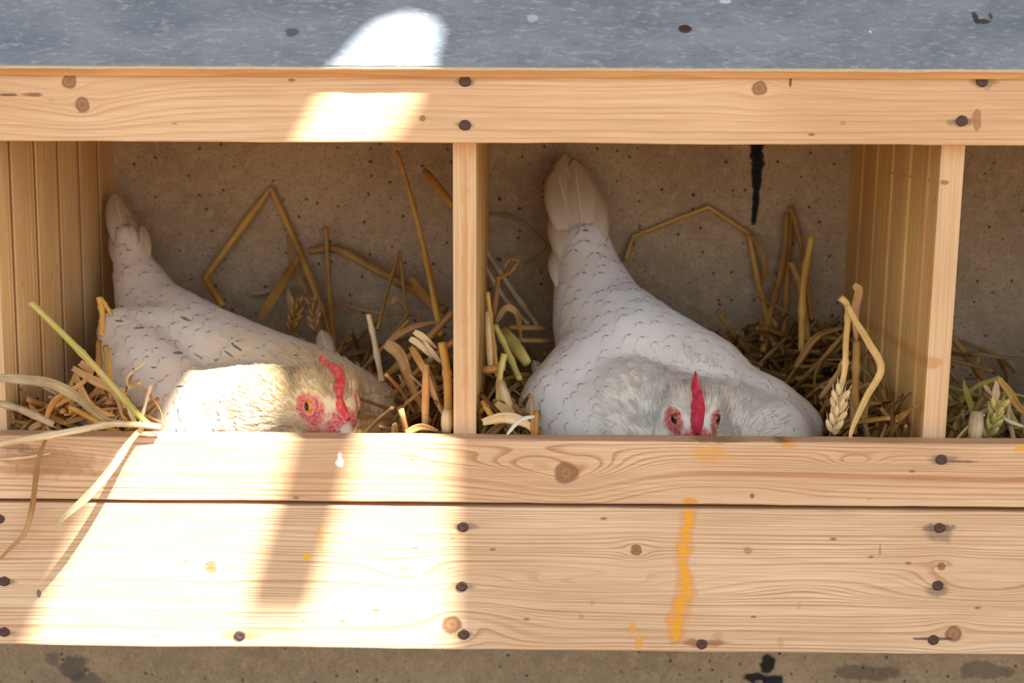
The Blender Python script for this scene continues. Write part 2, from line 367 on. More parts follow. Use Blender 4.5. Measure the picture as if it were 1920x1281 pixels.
upp['label'] = 'narrow upper plank with a large round knot'; low['label'] = 'wide lower plank with yellow yolk streak'
n = NT('rusty_nail_head'); R = n.attr('rest')
nailm = n.fin(n.mix(n.noise(R, 900., 3.), (.045, .035, .04), (.16, .075, .05)), .55, n.bump(n.noise(R, 1400., 2.), .6, .0006), .5)
n.bsdf.inputs['Metallic'].default_value = .4
def nail(px, py, parent, Y=0., r=.0043, lidn=False, seed=0):
    P = at_lid(px, py) if lidn else at(px, py, Y)
    nd = Vector((0, -math.sin(LIDA), math.cos(LIDA))) if lidn else Vector((0, -1, 0))
    if lidn: P = P+nd*.0009
    ax = Vector((1, 0, 0)); ay = nd.cross(ax)
    random.seed(seed+int(px)); V = []; Fc = []; N = 14
    jit = [1+.12*(random.random()-.5) for _ in range(N)]
    rings = ((.55, -.004), (1., -.0002), (1.05, .0005), (.95, .0012), (.55, .0010), (.2, .0006))
    for (rr, h) in rings:
        for k in range(N):
            a = 2*math.pi*k/N; V.append(P+(ax*math.cos(a)+ay*math.sin(a)*.9)*r*rr*jit[k]+nd*h)
    for i in range(len(rings)-1):
        Fc += [(i*N+k, i*N+(k+1) % N, (i+1)*N+(k+1) % N, (i+1)*N+k) for k in range(N)]
    Fc += [tuple((len(rings)-1)*N+k for k in range(N))]
    return mesh('nail', V, Fc, nailm, parent, True)
for q in ((872, 153), (872, 235), (1841, 153), (1803, 227)): nail(*q, rail)
nail(1765, 862, upp)
for q in ((868, 988), (866, 1100), (870, 1190), (450, 1192), (8, 1090), (8, 1185), (-2, 973), (1762, 990), (1758, 1098), (1750, 1200), (1316, 1208)): nail(*q, low)
# dividers of vertical tongue-and-groove boards
divml = wood('pine_divider_boards_dark_seams', 'z', (.88, .60, .28), (.55, .28, .09), 150., lines=.6, fib=.4, seed=24., seams=(.054, .112, .172, .231, .290))  # lighter copy for the left divider, its stronger light put into the colour
def divider(xl, label, gl, gr, tilt=0., mat=None):
    T = .0178; y0, y1 = .0222, YB
    g = [.054, .112, .172, .231, .290]
    def side(x, sgn, depth, prof):
        pts = [(x, y0)]
        for gy in g:
            if prof and depth > .005: pts += [(x, gy-.0028), (x+sgn*depth, gy-.0004), (x+sgn*depth, gy+.0012), (x, gy+.0014)]
            elif prof: pts += [(x, gy-.0035), (x+sgn*depth, gy), (x+sgn*depth, gy+.002), (x+sgn*.0006, gy+.0035), (x, gy+.0045)]
        pts.append((x, y1)); return pts
    right = side(xl+T, -1, gr, True); left = side(xl, 1, gl, True)
    poly = left[::-1] + right
    b = MB(); b.prism(poly, 'z', -.09, .25, lambda p: .262+(p[1]-y0)*math.tan(LIDA)*.97)
    if tilt:
        for v in b.V: v.x += tilt*(v.z-.11)
    o = b.build('divider', mat or divm, box); o['label'] = label; o.data.materials.append(dive)
    for pg in o.data.polygons:
        if pg.normal.y < -.95 and max(o.data.attributes['rest'].data[i].vector.y for i in pg.vertices) < y0+.0005: pg.material_index = 1
    return o
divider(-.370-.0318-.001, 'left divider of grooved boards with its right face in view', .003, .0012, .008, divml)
divider(-.0318, 'middle divider seen almost edge on', .003, .003)
divider(.370-.0318+.000, 'right divider of grooved boards with its left face in view', .0035, .003, .016)
divider(.740-.0318, 'divider beyond the right edge', .003, .003)
divider(-.740-.0318, 'divider beyond the left edge', .003, .003)
b = MB(); b.box(-1.3, 1.35, .0222, YB, -.105, -.09); b.build('floor_panel', flm, box)
# lid: board + grey roofing sheet
lid = empty('lid', (0, 0, 0)); lid.parent = box
lid.location = Vector((0, LY, LZ))-Vector(box.location)
def lidpt(x, s, h): return (x, LY+s*math.cos(LIDA)-h*math.sin(LIDA), LZ+s*math.sin(LIDA)+h*math.cos(LIDA))
def lidslab(name, h0, h1, s0, mat, jag=0.):
    V = []; N = 260; x0, x1 = -1.3, 1.35; Ls = .455
    for i in range(N+1):
        x = x0+(x1-x0)*i/N; j = jag*pnoise(Vector((x*90, h0*100, 3.)))+jag*pnoise(Vector((x*25, 7., 3.)))
        V += [lidpt(x, s0+j, h0), lidpt(x, Ls, h0), lidpt(x, Ls, h1), lidpt(x, s0+j, h1)]
    Fc = []
    for i in range(N):
        a = 4*i; Fc += [(a+k, a+(k+1) % 4, a+4+(k+1) % 4, a+4+k) for k in range(4)]
    Fc += [(0, 1, 2, 3), (4*N+3, 4*N+2, 4*N+1, 4*N)]
    return mesh(name, V, Fc, mat, lid)
lb = lidslab('lid_board', -.0095, -.0022, 0., lidw)
n = NT('frayed_pale_edge'); R = n.attr('rest')
em = n.fin(n.mix(n.noise(R, 300., 3.), (.86, .76, .58), (.66, .50, .30)), .85)
lidslab('sheet_backing', -.0022, -.0006, -.0012, em, .0006)
n = NT('grey_roofing_sheet'); R = n.attr('rest'); X, Y, Z = n.sep(R)
st = n.comb(n.m('MULTIPLY', X, 1.), n.m('MULTIPLY', Y, 2.), n.m('MULTIPLY', Z, 2.))
c = n.mix(n.mr(n.noise(st, 14., 5., .65), .3, .7), (.215, .26, .30), (.33, .365, .39))
c = n.mix(n.m('MULTIPLY', n.mr(n.noise(st, 110., 4., .7), .5, .72), .55), c, (.60, .62, .62))
c = n.mix(n.m('MULTIPLY', n.mr(n.noise(st, 160., 3., .7, dist=1.), .55, .75), .5), c, (.15, .17, .20))
def lblob(c, px, py, rx, rz, colr, al):
    P = at_lid(px, py)
    dx = n.m('DIVIDE', n.m('SUBTRACT', X, P.x), rx*PX); dz = n.m('DIVIDE', n.m('SUBTRACT', Z, P.z), rz*PX)
    r = n.m('ADD', n.m('SQRT', n.m('ADD', n.m('MULTIPLY', dx, dx), n.m('MULTIPLY', dz, dz))), n.m('MULTIPLY', n.m('SUBTRACT', n.noise(R, 120., 3.), .5), 1.2))
    return n.mix(n.m('MULTIPLY', n.mr(r, .6, 1.1, 1., 0.), al), c, colr)
for q in ((1828, 32, 7, 14, (.05, .04, .04), .9), (1842, 40, 20, 5, (.06, .05, .045), .9), (1856, 30, 5, 9, (.06, .05, .045), .8), (998, 34, 12, 9, (.75, .78, .8), .6), (549, 60, 14, 9, (.09, .11, .13), .8), (1358, 3, 12, 5, (.8, .8, .78), .8), (1631, 60, 4, 3, (.9, .9, .9), .9)):
    c = lblob(c, *q)
shm = n.fin(c, .8, n.bump(n.noise(st, 240., 4., .7), .5, .001), .3)
lidslab('roofing_sheet', -.0006, .0008, .0002, shm, .0003)
nail(1284, 57, lid, r=.0048, lidn=True)
# ------------------------------------------------------------------ straw
def straw_mat(name, a, b_, rough=.5):
    n = NT(name); U, Lg, T = n.sep(n.attr('fuv')); R = n.attr('rest')
    k = n.noise(R, 24., 3., .6)
    c = n.mix(n.mr(k, .35, .65), a, b_)
    f = n.noise(n.comb(n.m('MULTIPLY', U, 22.), n.m('MULTIPLY', Lg, 25.), 0.), 1., 2.)
    c = n.mix(.6, c, n.mix(n.mr(f, .35, .65), (.62, .55, .45), (1.2, 1.18, 1.1)), 'MULTIPLY')
    sp = n.noise(R, 260., 3., .7)
    c = n.mix(n.m('MULTIPLY', n.mr(sp, .62, .72), .5), c, (.13, .07, .02))
    n.bsdf.inputs['Transmission Weight'].default_value = 0
    return n.fin(c, rough, n.bump(f, .5, .0005), .45)
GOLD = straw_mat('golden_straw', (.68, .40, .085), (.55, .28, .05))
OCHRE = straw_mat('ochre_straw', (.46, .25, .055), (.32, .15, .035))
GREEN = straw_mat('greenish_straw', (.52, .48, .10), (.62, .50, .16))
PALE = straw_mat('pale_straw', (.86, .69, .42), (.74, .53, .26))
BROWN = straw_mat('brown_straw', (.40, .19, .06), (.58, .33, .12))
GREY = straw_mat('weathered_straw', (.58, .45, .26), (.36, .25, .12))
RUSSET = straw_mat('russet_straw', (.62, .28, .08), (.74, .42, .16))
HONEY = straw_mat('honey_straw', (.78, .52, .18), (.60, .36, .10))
def seg(p):
    Y = 0; out = []
    for q in p:
        if len(q) > 2: Y = q[2]
        out.append([q[0], q[1], None if len(q) < 3 else q[2]])
    # interpolate missing depths
    idx = [i for i, q in enumerate(out) if q[2] is not None]
    for i, q in enumerate(out):
        if q[2] is None:
            lo = max([j for j in idx if j < i]); hi = [j for j in idx if j > i]
            if not hi: q[2] = out[lo][2]
            else: t = (i-lo)/(hi[0]-lo); q[2] = out[lo][2]*(1-t)+out[hi[0]][2]*t
    return [at(*q) for q in out]
def stalk_mb(P, r, taper=.8, bend=False, flat=.85, nodes=True, mb=None, n=8):
    """hollow-looking cereal stalk with swollen nodes; bend=True keeps kinks sharp"""
    pts = []
    if bend:
        for i in range(len(P)-1):
            for k in range(6): pts.append(P[i].lerp(P[i+1], k/6))
        pts.append(P[-1])
    else: pts = smooth_path(P, 6)
    m = len(pts); rad = []
    for i in range(m):
        t = i/(m-1); q = r*(1-(1-taper)*t)
        if nodes and i in (m//3, 2*m//3): q *= 1.3
        rad.append(q*(1+.06*pnoise(pts[i]*120)))
    mb = mb or MB(); mb.tube(pts, rad, n, flat); return mb
def leaf_mb(P, wd, twist=1.2, mb=None, thick=.0006, fold=.35, seed=0., prof=None):
    """dry leaf blade: ribbon with a folded mid-rib, curling along its length"""
    pts = smooth_path(P, 7); m = len(pts); mb = mb or MB(); V = []; U = []
    t0 = (pts[1]-pts[0]).normalized(); side = t0.cross(Vector((0, 1, .2))).normalized(); L = 0
    for i, p in enumerate(pts):
        t = (pts[min(i+1, m-1)]-pts[max(i-1, 0)]).normalized()
        side = (side-t*side.dot(t)).normalized(); nn = t.cross(side)
        s = i/(m-1); a = twist*(s-.5)+.5*pnoise(Vector((s*3, seed, 1)))*twist
        sd = side*math.cos(a)+nn*math.sin(a); n2 = t.cross(sd)
        wv = wd*.5*((prof(s) if prof else math.sin(math.pi*min(1, .12+s*.85))**.6)+.12*pnoise(Vector((s*9, seed, 5))))
        if i: L += (p-pts[i-1]).length
        for k, (x, h) in enumerate(((-1, fold), (-.5, fold*.35), (0, 0), (.5, fold*.35), (1, fold))):
            V.append(p+sd*x*wv+n2*h*wv); U.append((x*.5+.5, L, s))
        for k, (x, h) in enumerate(((1, fold), (.5, fold*.35), (0, 0), (-.5, fold*.35), (-1, fold))):
            V.append(p+sd*x*wv*.97+n2*(h*wv-thick)); U.append((x*.5+.5, L, s))
    Fc = [(i*10+k, i*10+(k+1) % 10, (i+1)*10+(k+1) % 10, (i+1)*10+k) for i in range(m-1) for k in range(10)]
    Fc += [tuple(range(9, -1, -1)), tuple((m-1)*10+k for k in range(10))]
    mb.add(V, Fc, U); return mb
def stalk(pts, r, mat, label, taper=.8, bend=False, group=None, flat=.85):
    o = stalk_mb(seg(pts), r*.86, taper, bend, flat).build('straw_stalk', mat, None, True)
    return tag(o, label, 'straw', group)
def leaf(pts, wd, mat, label, twist=1.2, fold=.35, seed=0.):
    o = leaf_mb(seg(pts), wd, twist, fold=fold, seed=seed).build('straw_leaf', mat, None, True)
    return tag(o, label, 'straw leaf')
def ear(px, py, Y, L, tilt, mat, label, n=14, seed=1, top=None):
    """seed head: kernels set in rows round a short stem"""
    random.seed(seed); root = tag(empty('grain_ear', at(px, py, Y)), label, 'grain ear'); P = at(px, py, Y)
    d = Vector((math.sin(tilt), -.1, math.cos(tilt))).normalized(); s = d.orthogonal().normalized()
    stalk_mb([P-d*L*.1, P+d*L*.5, P+d*L], .0012, .7).build('stem', mat, root, True)
    for i in range(n):
        a = i*2.3; q = Quaternion(d, a) @ s; h = L*(i/n)
        R = (d+q*.55).to_track_quat('Z', 'X').to_matrix()
        mb = MB(); mb.ellipsoid(P+d*h+q*.0042, (.0026, .0021, .0060), 7, 8, R); mb.tube([P+d*h+q*.0062+d*.004, P+d*(h+.010)+q*.008], [.0008, .0002], 4)
        mb.build('kernel', mat, root, True)
# --- left bay, spilling over the front planks
stalk([(57, 566, -.030), (130, 638, -.022), (195, 706, -.012), (250, 768, -.006), (283, 800, -.004)], .0031, GREEN, 'straight green straw stalk standing up at far left, leaning over the plank', .9)
leaf([(-30, 708, -.03), (40, 711, -.03), (100, 720, -.028), (150, 748, -.022), (196, 785, -.012), (235, 798, -.008)], .0085, GREY, 'broad weathered grey straw leaf arching in from the left edge of the photo', .7)
stalk([(-30, 750, -.02), (40, 768, -.02), (100, 796, -.012)], .0034, GREY, 'grey green stalk lying below the broad grey leaf at the left edge', .9)
stalk([(-40, 840, -.034), (60, 822, -.028), (150, 806, -.020), (215, 795, -.012), (300, 800, -.006)], .0036, PALE, 'long pale yellow stalk lying across the upper plank at far left', .8)
leaf([(86, 822, -.006), (72, 862, -.012), (66, 905, -.014), (60, 955, -.014), (46, 1000, -.015), (18, 1030, -.014), (-12, 1060, -.014)], .0042, BROWN, 'thin curling brown leaf hanging down both front planks at far left', 1.5, seed=2)
leaf([(268, 800, -.004), (240, 832, -.014), (208, 880, -.026), (165, 930, -.037), (120, 970, -.047), (106, 990, -.050)], .0065, PALE, 'pale pointed leaf sticking out and down in front of the plank gap in the sun', .9, seed=3)
stalk([(-10, 862, -.008), (50, 858, -.008), (95, 850, -.006)], .0016, PALE, 'short thin pale stalk beside the brown stain on the upper plank', .6)
stalk([(302, 800, -.004), (262, 798, -.006), (215, 790, -.004)], .0026, PALE, 'short pale stalk end at the knot of straw on the plank top', .7)
stalk([(283, 722, .02), (272, 760, .012), (262, 795, .004)], .0017, PALE, 'short pale twig upright just left of the sunlit breast', .9)
leaf([(273, 680, .03), (250, 696, .028), (238, 712, .024), (243, 730, .02)], .0022, PALE, 'small curled pale shred above the straw heap at left', 1., seed=4)
leaf([(240, 716, .03), (275, 735, .02), (300, 770, .006), (304, 795, -.002)], .0024, RUSSET, 'thin reddish shred curving down to the knot of straw', .6, seed=5)
leaf([(150, 680, .04), (172, 700, .03), (150, 725, .02), (105, 752, .02), (86, 788, .02)], .0085, RUSSET, 'broad russet leaf folded over the straw heap beside the left divider', 1.1, seed=6)
leaf([(136, 690, .03), (175, 712, .02), (215, 735, .02), (232, 790, .01)], .0075, BROWN, 'brown leaf bent over the middle of the left straw heap', 1., seed=7)
leaf([(140, 700, .035), (170, 760, .02), (215, 780, .015)], .006, RUSSET, 'short russet leaf low in the left straw heap', 1.3, seed=8)
stalk([(225, 728, .03), (240, 762, .016), (256, 800, .004)], .0026, PALE, 'short pale stalk in front of the white rump feathers', .8)
stalk([(186, 558, .09), (192, 590, .085), (190, 630, .08)], .0034, GOLD, 'short yellow stalk end upright between divider and speckled hen', .9)
stalk([(190, 560, .09), (200, 575, .088), (210, 592, .085)], .0022, GOLD, 'small yellow twig leaning against the upright yellow stalk end', .9)
stalk([(185, 640, .08), (186, 700, .06), (192, 740, .05)], .003, OCHRE, 'dark ochre stalk in the gap between divider and speckled hen', .9)
stalk([(198, 650, .08), (205, 700, .06), (208, 760, .05)], .003, GOLD, 'golden stalk pressed against the rump of the speckled hen', .9)
# --- left bay, behind the hen
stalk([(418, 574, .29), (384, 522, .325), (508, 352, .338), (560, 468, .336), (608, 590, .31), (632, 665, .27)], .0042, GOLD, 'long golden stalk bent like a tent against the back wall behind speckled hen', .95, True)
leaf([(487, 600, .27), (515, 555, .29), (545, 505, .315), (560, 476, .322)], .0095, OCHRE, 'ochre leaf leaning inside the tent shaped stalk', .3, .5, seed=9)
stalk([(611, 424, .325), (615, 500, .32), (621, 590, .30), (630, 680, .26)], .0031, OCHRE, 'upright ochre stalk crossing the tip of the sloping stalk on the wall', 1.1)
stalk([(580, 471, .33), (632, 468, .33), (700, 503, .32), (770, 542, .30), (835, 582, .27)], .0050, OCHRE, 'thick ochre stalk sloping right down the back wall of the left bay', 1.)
stalk([(744, 283, .27), (775, 385, .25), (800, 490, .23), (826, 630, .17)], .0024, GOLD, 'tallest thin golden stalk rising to the top rail in the left bay', 1.45)
stalk([(797, 320, .31), (850, 388, .28)], .0040, GOLD, 'golden stalk end poking out high behind the middle divider', 1.)
stalk([(797, 320, .31), (812, 311, .31)], .0022, GOLD, 'tiny broken tip on the high stalk by the middle divider', .7)
stalk([(708, 618, .24), (728, 540, .27), (749, 471, .29), (757, 540, .28), (762, 605, .26)], .0022, OCHRE, 'thin stalk folded into a narrow upside down V in the left bay', 1., True)
stalk([(691, 590, .17), (702, 640, .16), (716, 715, .13)], .0031, PALE, 'short pale stalk end upright behind the far wing of speckled hen', 1.)
stalk([(828, 642, .06), (838, 700, .055), (840, 775, .045), (838, 812, .04)], .0042, GOLD, 'thick yellow stalk standing against the middle divider in the left bay', 1.05)
stalk([(838, 770, .035), (838, 812, .03)], .0046, PALE, 'pale swollen stalk end at the foot of the middle divider', 1.)
stalk([(799, 684, .05), (797, 812, .04)], .0032, RUSSET, 'upright russet stalk just left of the thick yellow stalk', .95)
leaf([(722, 645, .12), (752, 665, .11), (778, 730, .08), (808, 790, .05)], .0125, BROWN, 'broad dry brown leaf drooping right of the speckled hen', .8, seed=10)
leaf([(724, 645, .13), (770, 615, .13), (820, 603, .13)], .0050, BROWN, 'narrow leaf reaching right from the top of the broad brown leaf', .8, seed=11)
stalk([(690, 732, .16), (775, 662, .15), (850, 585, .15)], .0038, OCHRE, 'ochre stalk rising right across the dark straw of the left bay', 1.)
stalk([(672, 702, .19), (720, 650, .19), (768, 600, .2)], .0026, OCHRE, 'thin ochre stalk rising from behind the far wing', 1.)
stalk([(720, 760, .14), (790, 690, .12), (850, 640, .1)], .0032, BROWN, 'brown stalk crossing low in front of the middle divider', 1.)
stalk([(616, 556, .32), (680, 582, .31), (790, 592, .27)], .0018, BROWN, 'thin dark twig lying level on the back wall of the left bay', .8)
leaf([(464, 552, .335), (490, 548, .33), (520, 540, .33), (560, 545, .32)], .0045, GREY, 'faint grey leaf behind the ochre leaf on the wall', .6, seed=12)
leaf([(540, 440, .32), (548, 500, .32), (580, 560, .31), (600, 640, .27)], .0055, OCHRE, 'loose sheath hanging along the right leg of the tent shaped stalk', .9, seed=13)
stalk([(540, 540, .30), (547, 600, .28)], .0030, GREY, 'short grey stalk hanging above the grain ear behind the hen', .8)
for i, (a, b_, y) in enumerate(((798, 632, .09), (790, 645, .09), (806, 650, .09))):
    leaf([(a-22, b_-10, y), (a-4, b_, y-.004), (a+22, b_+22+5*i, y)], .006, PALE, ('top', 'middle', 'lowest')[i]+' of three frayed pale flakes right of the broad brown leaf', 1.2, seed=20+i)
leaf([(760, 812, .03), (790, 800, .03), (822, 808, .03)], .006, RUSSET, 'curled russet shred peeping over the plank right of the speckled hen', .8, seed=23)
leaf([(735, 570, .24), (745, 560, .24), (765, 590, .23), (740, 620, .22)], .006, BROWN, 'curled brown leaf below the folded thin stalk', 1., seed=24)
leaf([(770, 520, .28), (800, 560, .26), (835, 600, .22)], .008, OCHRE, 'ochre leaf hanging beneath the thick sloping stalk', 1., seed=25)
leaf([(770, 650, .1), (800, 700, .07), (830, 780, .05)], .007, RUSSET, 'russet leaf behind the thick yellow stalk', .8, seed=26)
ear(548, 618, .26, .032, .2, OCHRE, 'dull grain ear rising behind the back of speckled hen', seed=3)
ear(592, 615, .27, .030, -.1, BROWN, 'brown grain ear right of the dull one behind speckled hen', seed=4)
# --- right bay, left side
stalk([(905, 462, .30), (960, 545, .28), (1008, 612, .24)], .0040, GREY, 'upper of two parallel grey stalks left of the white hen tail', .75)
stalk([(905, 490, .29), (945, 560, .27), (990, 608, .24)], .0036, GREY, 'lower of two parallel grey stalks left of the white hen tail', .7)
stalk([(918, 400, .338), (965, 408, .338), (1000, 435, .338), (1022, 464, .336), (985, 496, .335)], .0016, BROWN, 'thin dark twig bowed on the wall left of the white hen tail', .8, )
stalk([(926, 594, .2), (934, 524, .2)], .0026, OCHRE, 'upright short stalk under the broken twig beside middle divider', .9)
stalk([(930, 524, .2), (956, 512, .2), (973, 488, .2), (955, 486, .2), (944, 502, .2)], .0022, OCHRE, 'broken hooked twig beside the middle divider', .8, True)
stalk([(914, 548, .11), (922, 620, .10), (932, 706, .08)], .0026, GOLD, 'bright yellow stalk upright beside the middle divider in the right bay', 1.)
stalk([(928, 610, .12), (950, 655, .11), (974, 712, .09)], .0032, GREEN, 'green yellow stalk leaning toward the shoulder of the white hen', 1.)
stalk([(914, 585, .10), (920, 700, .08)], .0026, PALE, 'pale stalk upright behind the bright yellow one by middle divider', 1.)
leaf([(930, 606, .2), (948, 578, .2), (970, 590, .2), (978, 640, .18)], .006, BROWN, 'brown leaf arching left of the white hen back', .8, seed=14)
stalk([(955, 614, .2), (1020, 616, .22)], .0028, OCHRE, 'level ochre stalk pointing at the white hen back', .9)
stalk([(945, 620, .17), (988, 680, .13)], .0050, GREEN, 'wide greenish stalk lying below the level ochre one', 1.)
stalk([(968, 638, .2), (1030, 640, .22)], .0026, BROWN, 'short level brown stalk below the ochre one by the white hen', .9)
stalk([(946, 664, .06), (938, 700, .055), (934, 755, .04)], .0036, GREEN, 'pointed yellow green stalk end in the straw heap of the right bay', .8)
stalk([(938, 716, .05), (962, 800, .03)], .0046, PALE, 'broad pale stalk in the straw heap of the right bay', 1.)
stalk([(904, 752, .03), (932, 796, .02)], .0024, GOLD, 'short golden stalk sloping at the foot of middle divider, right bay', 1.)
leaf([(905, 792, .02), (945, 782, .01), (985, 792, .01), (1006, 815, .01)], .009, PALE, 'curved pale leaf resting on the plank top left of the white hen', .8, seed=15)
leaf([(1002, 781, .0), (975, 788, -.002), (950, 816, -.004)], .0035, straw_mat('white_straw', (.85, .83, .75), (.75, .70, .6)), 'thin white shred on the plank top left of the white hen', .8, seed=16)
leaf([(930, 755, .03), (960, 778, .025), (990, 796, .015)], .0075, BROWN, 'brown leaf above the curved pale leaf in the right bay', .7, seed=17)
stalk([(996, 744, .01), (999, 815, .008)], .0018, BROWN, 'thinner of two short upright stalk ends before the white hen breast', 1.)
stalk([(1006, 770, .01), (1004, 815, .008)], .0026, OCHRE, 'thicker of two short upright stalk ends before the white hen breast', 1.)
stalk([(905, 694, .07), (945, 690, .06)], .0034, RUSSET, 'short level russet stalk at the middle divider in the right bay', .9)
# --- right bay, back and right
stalk([(1172, 490, .335), (1188, 443, .338), (1328, 388, .338), (1408, 441, .335)], .0024, GOLD, 'thin golden stalk bent into an arch on the wall right of the white hen tail', 1.2, True)
stalk([(1404, 436, .335), (1420, 520, .33), (1440, 606, .30), (1430, 660, .28)], .0036, GOLD, 'golden stalk standing below the end of the tar streak', 1.)
leaf([(1408, 440, .33), (1430, 480, .325), (1436, 510, .32), (1428, 535, .315)], .0055, OCHRE, 'small leaf beside the golden stalk below the tar streak', 1., seed=18)
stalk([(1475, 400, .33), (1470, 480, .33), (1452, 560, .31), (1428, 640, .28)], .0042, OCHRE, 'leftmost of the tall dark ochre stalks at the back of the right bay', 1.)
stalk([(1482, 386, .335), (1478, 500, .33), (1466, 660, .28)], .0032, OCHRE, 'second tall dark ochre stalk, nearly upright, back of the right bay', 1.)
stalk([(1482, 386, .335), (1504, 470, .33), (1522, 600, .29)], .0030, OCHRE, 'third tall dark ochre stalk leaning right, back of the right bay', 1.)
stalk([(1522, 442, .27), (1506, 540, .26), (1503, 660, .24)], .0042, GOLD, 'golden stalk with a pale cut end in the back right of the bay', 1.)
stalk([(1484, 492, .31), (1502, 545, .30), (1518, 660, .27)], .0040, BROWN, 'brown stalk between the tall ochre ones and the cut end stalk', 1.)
stalk([(1575, 558, .05), (1590, 578, .05), (1586, 640, .045), (1583, 700, .04), (1568, 752, .035)], .0036, HONEY, 'pale hooked stalk carrying a grain ear before the right divider', .8)
leaf([(1588, 572, .045), (1606, 605, .04), (1630, 645, .03), (1652, 692, .022), (1625, 745, .015), (1600, 800, .01), (1594, 822, .008)], .0058, HONEY, 'long pale leaf kinked like a knee before the right divider', .5, .4, seed=19)
leaf([(1600, 535, .09), (1610, 545, .09), (1604, 580, .09), (1606, 640, .08)], .0075, BROWN, 'brown leaf standing behind the pale hooked stalk', .8, seed=27)
stalk([(1606, 640, .08), (1604, 720, .07), (1600, 815, .05)], .0040, OCHRE, 'ochre stalk standing close to the right divider', 1.)
stalk([(1540, 745, .12), (1572, 700, .1), (1590, 660, .09)], .0036, BROWN, 'brown stalk sloping up behind the wing of the white hen', 1.)
leaf([(1490, 690, .2), (1530, 632, .2), (1580, 615, .18)], .0065, OCHRE, 'ochre leaf arching over the tangle at the back right', .9, seed=28)
ear(1564, 805, .03, .036, .12, PALE, 'pale grain ear beside the wing tip of the white hen', 16, seed=5)
# --- far right bay
stalk([(1785, 632, .28), (1820, 680, .26), (1862, 735, .22)], .0042, OCHRE, 'dark stalk sloping down the wall right of the right divider', 1.)
stalk([(1832, 772, .03), (1828, 825, .025)], .0058, GREY, 'thick cut stump of straw behind the plank at far right', 1.1)
leaf([(1872, 710, .1), (1892, 735, .1), (1912, 765, .09), (1945, 790, .08)], .0065, GOLD, 'golden leaf sloping down at the right edge of the photo', .8, seed=29)
leaf([(1846, 722, .1), (1856, 742, .1), (1855, 765, .1)], .0045, PALE, 'small pale pointed leaf left of the golden leaf at far right', .6, seed=30)
leaf([(1868, 714, .09), (1866, 740, .08), (1862, 765, .07)], .007, PALE, 'pale upright flake beside the golden leaf at far right', .8, seed=31)
stalk([(1866, 770, .06), (1888, 788, .05), (1918, 800, .05)], .0020, PALE, 'thin pale twig low behind the plank at far right', .9)
stalk([(1892, 745, .06), (1889, 795, .05)], .0022, GREY, 'thin upright grey twig at far right', .9)
ear(1852, 815, .05, .030, .25, GREEN, 'greenish grain ear behind the plank at far right', 14, seed=6)
# --- the loose bedding itself, too tangled to count
DOCHRE = straw_mat('shaded_ochre_straw', (.36, .20, .045), (.24, .12, .03)); DBROWN = straw_mat('shaded_brown_straw', (.24, .12, .04), (.34, .20, .07))  # ochre and brown darkened so the bedding carries the bays' shade
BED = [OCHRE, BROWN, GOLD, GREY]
def bedding(label, zones, seed, mats):
    random.seed(seed); bs = [MB() for _ in mats]
    for (x0, x1, y0, y1, z0, z1, N, lmin, lmax, steep) in zones:
        for i in range(N):
            c = Vector((random.uniform(x0, x1), random.uniform(y0, y1), random.uniform(z0, z1)))
            az = random.uniform(0, 2*math.pi); el = random.uniform(-steep, steep)
            L = random.uniform(lmin, lmax); d = Vector((math.cos(az)*math.cos(el), math.sin(az)*math.cos(el), math.sin(el)))
            a = c-d*L/2; e = c+d*L/2; mid = c+Vector((random.uniform(-1, 1), random.uniform(-1, 1), random.uniform(-.3, 1)))*L*.14
            P = [a, mid, e]
            for p in P:
                p.x = min(max(p.x, x0-.004), x1+.004); p.y = min(max(p.y, .026), YB-.006); p.z = max(p.z, -.088)
            if (P[2]-P[0]).length < .012 or (P[1]-P[0]).length < .004 or (P[2]-P[1]).length < .004: continue
            mb = random.choice(bs)
            if random.random() < .35: leaf_mb(P, random.uniform(.003, .009), random.uniform(.5, 2.5), mb, seed=i*.7)
            else: stalk_mb(P, random.uniform(.0011, .0030), random.uniform(.7, 1.), random.random() < .3, .8, mb=mb, n=6)
    root = mesh('straw_bedding', bs[0].V, bs[0].F, mats[0], None, True, bs[0].U)
    me = root.data; bm = bmesh.new()
    V = []; Fc = []; U = []; mi = []
    for k, q in enumerate(bs):
        o = len(V); V += q.V; U += q.U; Fc += [tuple(i+o for i in f) for f in q.F]; mi += [k]*len(q.F)
    COL.objects.unlink(root); bpy.data.objects.remove(root)
    root = mesh('straw_bedding', V, Fc, mats[0], None, True, U)
    for m_ in mats[1:]: root.data.materials.append(m_)
    root.data.polygons.foreach_set('material_index', mi)
    return tag(root, label, 'straw bedding', kind='stuff')
XA, XB = -.370-.0318+.024, -.0318-.006
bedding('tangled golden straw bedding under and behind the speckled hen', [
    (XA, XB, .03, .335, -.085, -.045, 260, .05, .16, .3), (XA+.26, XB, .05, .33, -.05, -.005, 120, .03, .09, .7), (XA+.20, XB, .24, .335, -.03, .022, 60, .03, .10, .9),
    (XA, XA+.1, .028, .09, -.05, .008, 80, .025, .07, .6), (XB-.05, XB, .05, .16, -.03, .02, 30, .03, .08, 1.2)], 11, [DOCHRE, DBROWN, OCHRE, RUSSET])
XA, XB = -.0318+.024, .370-.0318-.006
